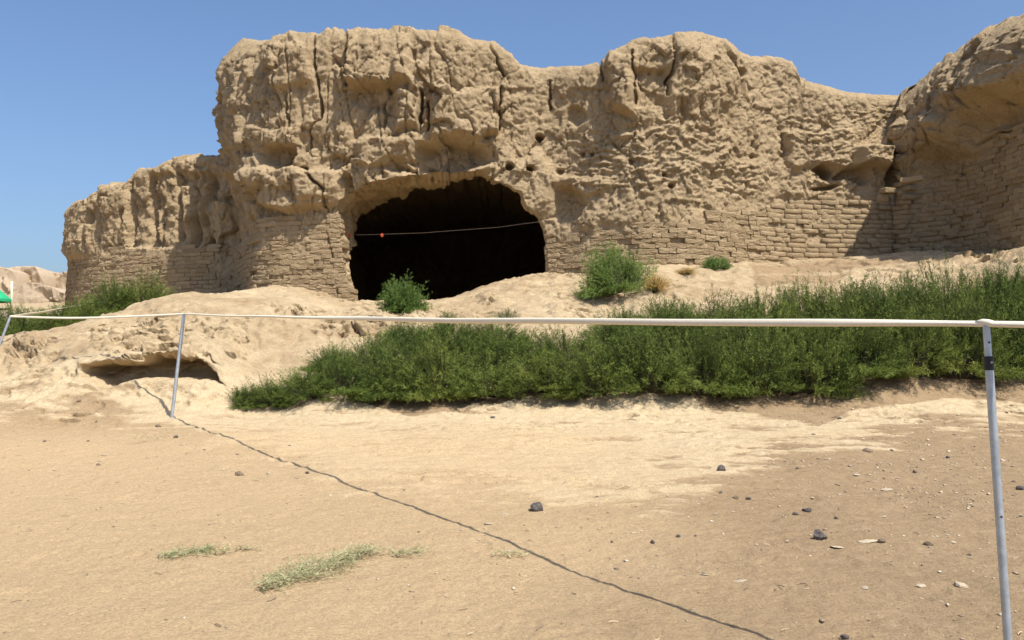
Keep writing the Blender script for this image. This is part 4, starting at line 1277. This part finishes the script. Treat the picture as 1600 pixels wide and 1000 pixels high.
thicket_row(2, [(640, 13.1, .7), (700, 13.15, .75), (770, 13.15, .7), (975, 13.2, .75), (1040, 13.25, .85), (1110, 13.3, .9), (1185, 13.4, .9), (1260, 13.45, .9), (1335, 13.5, .95), (1410, 13.5, .95), (1485, 13.55, .95), (1560, 13.55, .95), (1640, 13.6, .95)], 1.03, 'back', 'back row of the green thicket', 0)

# the rounded bush before the arch, the bush and tufts at the wall foot
ROUND = bush_parts(301, M_LEAF2, R=0.47, Hh=0.62, shoots=560, sub=12, leaves=6, leaf_len=0.038, leaf_w=0.0065, upright=0.1, spread=1.05, base_r=0.12, branch=(.03, .07))
c = on_ground(629, 14.75)
plant('round_bush', ROUND, c + np.array([0, 0, -.02]), (0.95, 0.9, .95), 0.4, 'round bright green bush standing before the dark arch', 'bush')
WIDE = bush_parts(312, M_LEAF2, R=0.62, Hh=0.62, shoots=520, sub=15, leaves=6, leaf_len=0.03, leaf_w=0.0075, upright=0.6, clumps=34, start=.35)
p = on_ground(968, 14.75)
plant('wide_bush', WIDE, p + np.array([0, 0, -.03]), (1.2, .75, 1.1), .4, 'wide green bush right of the arch, below the brick courses', 'bush', tilt=(0, -.16))
DRYT = bush_parts(330, M_DRY, R=0.3, Hh=0.42, shoots=170, sub=7, leaves=4, leaf_len=0.035, leaf_w=0.005, upright=0.3, base_r=0.1)
p = on_ground(1026, 14.55); plant('dry_grass_tuft', DRYT, p, (.85, .8, .8), 1.0, 'yellow dry grass tuft at the right side of the wide bush', 'grass tuft')
p = on_ground(1072, 15.4); plant('dry_grass_tuft', DRYT, p, (1.0, .6, .35), 2.1, 'low orange dry grass along the foot of the brick courses', 'grass tuft')
TUFT = bush_parts(340, M_LEAF2, R=0.3, Hh=0.26, shoots=170, sub=9, leaves=5, leaf_len=0.03, leaf_w=0.007, upright=0.5)
p = on_ground(1122, 15.8); plant('grass_tuft', TUFT, p, (.9, .7, .9), 0.3, 'small pale green tuft against the brick courses', 'grass tuft')
LEFTB = [(-30, 16.0, .75, 1.1, 'dark green bush at the left edge behind the pale bank, leftmost of its row'), (28, 16.3, .72, 1.0, 'green bush behind the farthest post on the left bank'), (85, 16.8, .66, .95, 'green bush behind the left bank, between the farthest post and the bastion corner'),
         (130, 17.6, .66, 1.0, 'green bush below the left end of the bastion'), (178, 18.2, .80, 1.0, 'green bush below the middle of the bastion courses'), (222, 18.4, .92, .95, 'green bush below the bastion, next to the pale plateau edge')]
for k, (px, Y, h, w, lab) in enumerate(LEFTB):
    x = float(at(px, 500, Y)[0])
    plant('green_bush', BUSH[(k + 2) % 5], (x, Y, gz(x, Y) - .05), (w, w * .8, h), k * 1.3, lab, 'bush', 'bushes behind the left bank')

# sparse young shoots on the bank above the strap
SHOOT = bush_parts(350, M_LEAF3, R=0.22, Hh=0.32, shoots=40, sub=8, leaves=4, leaf_len=0.03, leaf_w=0.006, upright=0.7, spread=.7)
for k, (px, Y, lab) in enumerate(((700, 13.7, 'sparse young shoots just above the strap below the arch'), (792, 13.65, 'sparse young shoots just above the strap near the right jamb'), (55, 19.5, 'sparse grey green shoots beside the far strap at the left'))):
    p = on_ground(px, Y); plant('young_shoots', SHOOT, p, (1, 1, .8), k * 1.1, lab, 'grass tuft', 'young shoots on the bank')

# wilted grass lying on the bare soil
def lying(seed, n, length, width, bend, mat, zr=0.05, blades=7):
    r = np.random.default_rng(seed)
    V = []; F = []; T = []
    for i in range(n):
        u = r.uniform(-.5, .5); v = r.normal(0, .22) * (1 - abs(u))
        c = np.array([u * length, v * width + bend * u * u, 0.0])
        a = r.normal(0.0, 0.9); ln = r.uniform(.05, .15)
        d = np.array([math.cos(a), math.sin(a), r.uniform(-.05, .45)]); tone = r.uniform(0, 1)
        z0 = r.uniform(0.004, zr)
        wv = np.array([-d[1], d[0], 0]) * r.uniform(.0012, .0028)
        cur = r.normal(0, .35)
        pts = []
        for k in range(4):
            t = k / 3
            dd = np.array([d[0] * math.cos(cur * t) - d[1] * math.sin(cur * t), d[0] * math.sin(cur * t) + d[1] * math.cos(cur * t), d[2] * (1 - 1.2 * t)])
            pts.append(c + np.array([0, 0, z0]) + dd * ln * t)
        b = len(V)
        for k, p in enumerate(pts):
            w = wv * (1 - .7 * k / 3)
            V += [p - w, p + w]; T += [tone, tone]
        F += [(b + 2 * k, b + 2 * k + 1, b + 2 * k + 3, b + 2 * k + 2) for k in range(3)]
        for _ in range(blades):          # little leaves
            k = r.integers(0, 3); p = pts[k] + (pts[k + 1] - pts[k]) * r.random()
            e = r.normal(size=3) * np.array([1, 1, .5]); e /= np.linalg.norm(e)
            s = np.cross(e, r.normal(size=3)); s /= np.linalg.norm(s)
            b = len(V); V += [p - s * .0022, p + s * .0022, p + e * r.uniform(.008, .022)]; T += [min(1, tone + .15)] * 3
            F.append((b, b + 1, b + 2))
    V = np.array(V); V[:, 2] = np.maximum(V[:, 2], 0.002)
    return mesh_np('wilted_grass', V, F, mat, False, {'tone': np.array(T)})

def lay_grass(seed, p0, p1, n, width, bend, label, mat, zr=.05):
    def gp(px, py):
        Y = 2107 / (py - 463)
        for _ in range(6):
            q = at(px, py, Y); z = gz(q[0], q[1])
            Y += (q[2] - z) * 4.0 if abs(q[2] - z) < .3 else 0
        return np.array([q[0], q[1], z])
    a = gp(*p0); b = gp(*p1); c = (a + b) / 2; d = b - a
    o = obj('wilted_grass', lying(seed, n, np.hypot(d[0], d[1]), width, bend, mat, zr), None, (c[0], c[1], c[2] + .004), (math.asin(0) - math.atan2(0, 1), -math.atan2(d[2], np.hypot(d[0], d[1])), math.atan2(d[1], d[0])))
    tag(o, label, 'wilted grass', 'wilted grass on the bare soil')

def pick(px, py):
    """ground point under a picture point on the near slope"""
    lo, hi = 1.5, 13.0
    ys = np.linspace(lo, hi, 400)
    q = at(px + 0 * ys, py + 0 * ys, ys)
    dz = q[:, 2] - ground_z(q[:, 0], q[:, 1])
    k = int(np.argmax(dz < 0)) if (dz < 0).any() else len(ys) - 1
    k = max(k, 1)
    t = dz[k - 1] / (dz[k - 1] - dz[k] + 1e-9)
    y = ys[k - 1] + (ys[k] - ys[k - 1]) * np.clip(t, 0, 1)
    q = at(px, py, y)
    return np.array([q[0], q[1], gz(q[0], q[1])])

def lay_grass2(seed, p0, p1, n, width, bend, label, mat, zr=.05):
    a = pick(*p0); b = pick(*p1); c = (a + b) / 2; d = b - a; h = np.hypot(d[0], d[1])
    me = lying(seed, n, h, width, bend, mat, zr)
    o = obj('wilted_grass', me, None, (c[0], c[1], c[2] + .003), (0, -math.atan2(d[2], h), math.atan2(d[1], d[0])))
    tag(o, label, 'wilted grass', 'wilted grass on the bare soil')

lay_grass2(401, (402, 926), (574, 866), 520, .36, .0, 'large heap of wilted pale green grass lying on the near soil', M_WILT, .045)
lay_grass2(402, (245, 874), (330, 862), 110, .22, .02, 'flat wisp of wilted grass left of the large grass heap', M_WILT, .025)
lay_grass2(403, (330, 868), (382, 860), 36, .14, .0, 'thin dry stalks trailing right of the flat wisp of grass', M_WILT, .02)
lay_grass2(404, (606, 870), (655, 862), 40, .2, .0, 'thin brown grass stalks right of the large grass heap', M_WILT, .02)
lay_grass2(405, (770, 872), (810, 866), 26, .2, .0, 'few brown grass stalks beside the shadow line', M_WILT, .02)
lay_grass2(406, (202, 695), (252, 688), 34, .3, .0, 'small dry weed on the ochre soil near the thin post', M_WILT, .10)

# ------------------------------------------------------------------ stones
def stone_mesh(seed, flat, mat, sharp=True):
    r = np.random.default_rng(seed)
    import bmesh
    bm = bmesh.new()
    bmesh.ops.create_icosphere(bm, subdivisions=2, radius=1.0)
    planes = r.normal(size=(9, 3)); planes /= np.linalg.norm(planes, axis=1)[:, None]; cut = r.uniform(.55, .85, 9)
    for v in bm.verts:
        p = np.array(v.co)
        for n, c in zip(planes, cut):
            d = p @ n
            if d > c: p = p - n * (d - c)
        p = p * (1 + .10 * float(gnoise((p * 2.5 + seed)[None])[0]))
        p[2] *= flat
        v.co = p
    me = bpy.data.meshes.new('stone'); bm.to_mesh(me); bm.free()
    me.materials.append(mat)
    if not sharp: me.polygons.foreach_set('use_smooth', np.ones(len(me.polygons), bool))
    return me

M_ROCK = simple_mat('dark grey stone', (0.15, 0.125, 0.11), 0.9, 0.5, 3.0, 0.06, rnd=.3)
M_ROCKB = simple_mat('brown stone', (0.25, 0.18, 0.12), 0.9, 0.35, 3.0, 0.06, rnd=.2)
M_FLAKE = simple_mat('pale clay flake', (0.52, 0.43, 0.30), 0.9, 0.12, 3.0, 0.04, rnd=.12)
DARK = [stone_mesh(500 + i, .7, M_ROCK) for i in range(4)]
BRN = [stone_mesh(520 + i, .6, M_ROCKB) for i in range(3)]
FLK = [stone_mesh(540 + i, .22, M_FLAKE) for i in range(4)]
def stone(px, py, wpx, kind, label=None, group=None, k=0, asp=0.75, hz=1.0, rz=None):
    p = pick(px, py)
    r = wpx / 2 / F_PX * p[1] * 1.12
    me = {'d': DARK, 'b': BRN, 'f': FLK}[kind][k % (4 if kind != 'b' else 3)]
    flat = {'d': .7, 'b': .6, 'f': .22}[kind]
    o = obj('stone' if kind != 'f' else 'clay_flake', me, None, (p[0], p[1], p[2] + r * flat * hz * .28), (random.uniform(-.15, .15), random.uniform(-.15, .15), rz if rz is not None else random.uniform(0, 6.28)), (r, r * asp, r * hz))
    tag(o, label, 'stone' if kind != 'f' else 'clay flake', group)
stone(839, 797, 24, 'd', 'dark grey angular stone alone right of the shadow line, middle of the picture', None, 0, .8, 1.1)
stone(1279, 842, 26, 'd', 'largest dark purplish stone beside two pale clay flakes', None, 1, .9, 1.2)
stone(1128, 738, 23, 'd', 'flat topped grey stone on the edge of the pale crust', None, 2, .7, 1.0)
stone(1261, 799, 19, 'd', 'grey stone up left of a small dark one on the right soil', None, 3, .7, .8)
stone(375, 742, 16, 'b', 'brown stone lying alone left of the shadow line', None, 0, .7, .9)
stone(1354, 706, 18, 'b', 'broken brown stone on the right soil below the pale crust', None, 1, .6, .8)
stone(1378, 847, 15, 'b', 'small brown stone at the right tip of the long pale flake', None, 2, .8, .9)
stone(1502, 917, 22, 'f', 'thick pale clay lump near the right post', None, 0, .8, 2.6)
stone(1307, 855, 24, 'f', 'pale clay flake just right of the largest dark stone', None, 1, .9, .6)
stone(1353, 847, 38, 'f', 'long pale clay flake on the right soil', None, 2, .42, .6, .15)
stone(1155, 908, 24, 'f', 'rounded pale flake pressed into the near soil', None, 3, .6, .5, .1)
stone(1103, 898, 18, 'f', 'pointed pale flake left of the rounded near flake', None, 0, .5, .8, .1)
stone(1438, 916, 22, 'f', 'pale angular flake left of the thick clay lump', None, 1, .7, 1.0, .6)
stone(1384, 766, 22, 'f', 'pale flat flake on the far right soil', None, 2, .5, .9, .1)
stone(1338, 743, 20, 'f', 'pale tilted flake above the other flakes on the right soil', None, 3, .6, 1.1)
stone(1351, 918, 16, 'f', 'pale flake between the near rounded flake and the angular one', None, 0, .6, .8)
stone(900, 711, 15, 'f', 'pale flake with its shadow lying on the crust', None, 1, .6, 1.6)
stone(762, 819, 18, 'f', 'long pale flake next to the shadow line below the dark stone', None, 2, .5, 1.2, .1)
stone(790, 805, 13, 'f', 'small pale flake left of the dark stone in the middle', None, 3, .6, 1.5)
stone(1595, 765, 14, 'd', 'dark stone at the right edge beyond the post', None, 2, .8, .9)
stone(1320, 996, 14, 'd', 'dark stone at the bottom edge of the picture', None, 3, .8, .9)
stone(770, 654, 9, 'd', 'small dark stone on the pale crust below the thicket', None, 0, .9, 1)
stone(166, 712, 14, 'f', 'pale flat chip on the ochre soil at the left', None, 0, .35, 1.0, 0)
stone(192, 828, 9, 'f', 'lone white chip on the left soil above the flat wisp of grass', None, 1, .5, 1.4, 0)
LAND = [(839, 797, 'the lone dark stone in the middle'), (1279, 842, 'the largest dark stone'), (1128, 738, 'the flat topped grey stone'), (375, 742, 'the lone brown stone'), (1354, 706, 'the broken brown stone'), (1353, 847, 'the long pale flake'), (1155, 908, 'the rounded near flake'), (1502, 917, 'the thick clay lump'), (1555, 760, 'the right post'), (268, 655, 'the thin left post'), (490, 900, 'the large grass heap'), (290, 868, 'the flat grass wisp'), (900, 711, 'the flake on the crust'), (770, 654, 'the dark stone below the thicket')]
USED = set()
def where_label(what, px, py):
    L_ = sorted(LAND, key=lambda q: math.hypot(px - q[0], (py - q[1]) * 1.5))
    def d(q):
        dx, dy = px - q[0], (py - q[1]) * 1.5
        v = 'above' if dy < 0 else 'below'; h = 'left' if dx < 0 else 'right'
        if abs(dx) > 2.2 * abs(dy): return h + ' of'
        if abs(dy) > 2.2 * abs(dx): return v
        return v + ' and ' + h + ' of'
    q = L_[0]; far = math.hypot(px - q[0], (py - q[1]) * 1.5)
    nearw = 'just' if far < 45 else ('a little' if far < 100 else 'well')
    for lab in [f'{what} {nearw} {d(q)} {q[2]}'.replace('little pale clay chip a', 'pale chip a')] + [f'{what} {nearw} {d(p)} {p[2]}' for p in L_[1:5]] + [f'{what} {m} {d(q)} {q[2]}' for m in ('lying flat', 'half sunk', 'alone')]:
        if lab not in USED:
            USED.add(lab); return lab
    return lab
SMALL = [(1270, 682, 10, 'd'), (1393, 705, 7, 'd'), (1481, 716, 8, 'd'), (1203, 729, 7, 'd'), (1247, 733, 9, 'b'), (1126, 771, 9, 'd'), (1149, 779, 12, 'b'), (1169, 780, 9, 'd'), (1243, 804, 9, 'd'), (1306, 811, 8, 'd'), (1243, 693, 6, 'd'), (1060, 839, 9, 'd'), (1020, 848, 9, 'd'), (956, 847, 7, 'b'), (1451, 852, 16, 'b'), (1514, 868, 7, 'd'), (1584, 753, 7, 'b'), (1230, 665, 6, 'b'), (702, 690, 7, 'd'), (833, 681, 5, 'd'), (995, 743, 7, 'd'), (1001, 737, 6, 'd'), (631, 768, 7, 'd'), (452, 699, 9, 'd'), (480, 740, 8, 'd'), (247, 667, 11, 'b'), (275, 684, 8, 'd'), (124, 627, 9, 'b'), (70, 690, 7, 'b'), (138, 690, 6, 'b'), (154, 727, 8, 'b'), (654, 832, 5, 'd'), (1087, 838, 5, 'd'), (1430, 738, 10, 'b'), (1413, 658, 5, 'd'), (1312, 655, 8, 'd'), (1030, 701, 7, 'b'), (1573, 647, 8, 'd'), (972, 711, 7, 'b')]
for k, (px, py, w, kd) in enumerate(SMALL):
    stone(px, py, w, kd, where_label('small dark pebble' if kd == 'd' else 'small brown pebble', px, py), 'small dark pebbles' if kd == 'd' else 'small brown pebbles', k)
FL2 = [(665, 753, 8), (720, 828, 9), (640, 817, 12), (610, 755, 7), (880, 770, 8), (1270, 778, 9), (1312, 773, 10), (1380, 808, 12), (1230, 845, 8), (1480, 836, 10), (1490, 848, 14), (1570, 952, 12), (1260, 920, 10), (1275, 909, 6), (1440, 935, 10), (1470, 940, 7), (990, 833, 11), (1145, 800, 10), (1118, 803, 8), (1208, 832, 6), (795, 862, 11), (260, 938, 7), (85, 735, 8), (345, 735, 8), (358, 737, 8), (420, 740, 10), (488, 785, 8), (1410, 778, 7)]
for k, (px, py, w) in enumerate(FL2):
    stone(px, py, w, 'f', where_label('little pale clay chip', px, py), 'little pale clay chips', k, .6, 1.1)

# loose bricks and clods at the corner of the two walls
def loose_brick(px, py, Y, sc, rot, label):
    c = at(px, py, Y)
    o = obj('loose_brick', BRICKS[len(label) % 10], None, c, rot, sc)
    tag(o, label, 'brick', 'loose bricks at the wall corner')
loose_brick(1388, 298, 16.62, (.22, .2, .09), (0, .03, .1), 'loose pale brick balanced above a clod in the wall corner')
loose_brick(1379, 309, 16.75, (.18, .2, .13), (.1, .1, -.3), 'rounded loose brick clod wedged under another in the wall corner')
loose_brick(1424, 281, 16.3, (.37, .22, .09), (0, -.09, -.35), 'long loose brick sticking out below the overhang')

# fine gravel
def gravel():
    r = np.random.default_rng(77)
    n = 16000
    px = r.uniform(-60, 1660, n); Y = 2.6 + 9.0 * r.random(n) ** 0.8
    x = (px - 800) / F_PX * Y
    V0 = np.stack([x, Y, 0 * x], -1)
    dens = 0.35 + 0.65 * sstep(-1.5, 2.5, x) 
    keep = r.random(n) < dens * np.clip(.5 + 1.2 * fbm(V0 * .8 + 9, 2), .05, 1)
    x, Y = x[keep], Y[keep]; n = len(x)
    z = ground_z(x, Y)
    octa = np.array([[1, 0, 0], [0, 1, 0], [-1, 0, 0], [0, -1, 0], [0, 0, 1], [0, 0, -1]], float)
    of = np.array([[0, 1, 4], [1, 2, 4], [2, 3, 4], [3, 0, 4], [1, 0, 5], [2, 1, 5], [3, 2, 5], [0, 3, 5]])
    size = np.clip(r.lognormal(-5.55, .55, n), .0018, .016) * (0.5 + Y / 9) * (1 + 0.35 * sstep(0, 2, x))
    rot = r.uniform(0, 6.28, n)
    V = octa[None] * (1 + r.normal(0, .25, (n, 6, 3)))
    V = V * np.stack([size, size * r.uniform(.5, 1, n), size * r.uniform(.2, .6, n)], -1)[:, None]
    c, s = np.cos(rot)[:, None], np.sin(rot)[:, None]
    V = np.stack([V[..., 0] * c - V[..., 1] * s + x[:, None], V[..., 0] * s + V[..., 1] * c + Y[:, None], V[..., 2] + z[:, None] + (size * .15)[:, None]], -1)
    F = (of[None] + 6 * np.arange(n)[:, None, None]).reshape(-1, 3)
    tone = np.repeat(r.random(n), 6)
    m, nt, N, L, B = new_mat('mixed grit')
    t = attr(nt, 'tone')
    L.new(ramp(nt, t, [(0, (.14, .115, .095)), (.25, (.28, .21, .145)), (.6, (.45, .34, .23)), (1, (.66, .56, .42))]), B.inputs['Base Color'])
    B.inputs['Roughness'].default_value = .95
    o = obj('gravel', mesh_np('gravel', V.reshape(-1, 3), F, m, False, {'tone': tone}))
    tag(o, 'fine mixed gravel scattered over the bare near soil', 'gravel', kind='stuff')
gravel()

def litter():
    r = np.random.default_rng(88)
    n = 420
    Y = 2.8 + 8.4 * r.random(n) ** .8; x = r.uniform(-.6, .6, n) * Y
    V = []; F = []; T = []
    z = ground_z(x, Y)
    for i in range(n):
        a = r.uniform(0, 6.28); ln = r.uniform(.015, .07); cv = r.normal(0, .5); w = r.uniform(.0012, .0028)
        b = len(V); tone = r.random()
        for k in range(4):
            t = k / 3 - .5; an = a + cv * t
            p = np.array([x[i] + math.cos(an) * ln * t, Y[i] + math.sin(an) * ln * t, z[i] + .004 + .004 * math.sin(3 * t + i)])
            s_ = np.array([-math.sin(an), math.cos(an), 0]) * w
            V += [p - s_, p + s_, p + np.array([0, 0, w * 1.6])]; T += [tone] * 3
        for k in range(3):
            for q in range(3): F.append((b + 3 * k + q, b + 3 * k + (q + 1) % 3, b + 3 * k + 3 + (q + 1) % 3, b + 3 * k + 3 + q))
    m, nt, N, L, B = new_mat('straw')
    L.new(ramp(nt, attr(nt, 'tone'), [(0, (.10, .075, .05)), (.5, (.26, .19, .11)), (1, (.46, .37, .22))]), B.inputs['Base Color'])
    B.inputs['Roughness'].default_value = .9
    o = obj('straw_litter', mesh_np('straw_litter', V, F, m, False, {'tone': np.array(T)}))
    tag(o, 'bits of straw and twig littering the bare soil', 'litter', kind='stuff')
litter()

scene.render.resolution_x = 1024
scene.render.resolution_y = 640
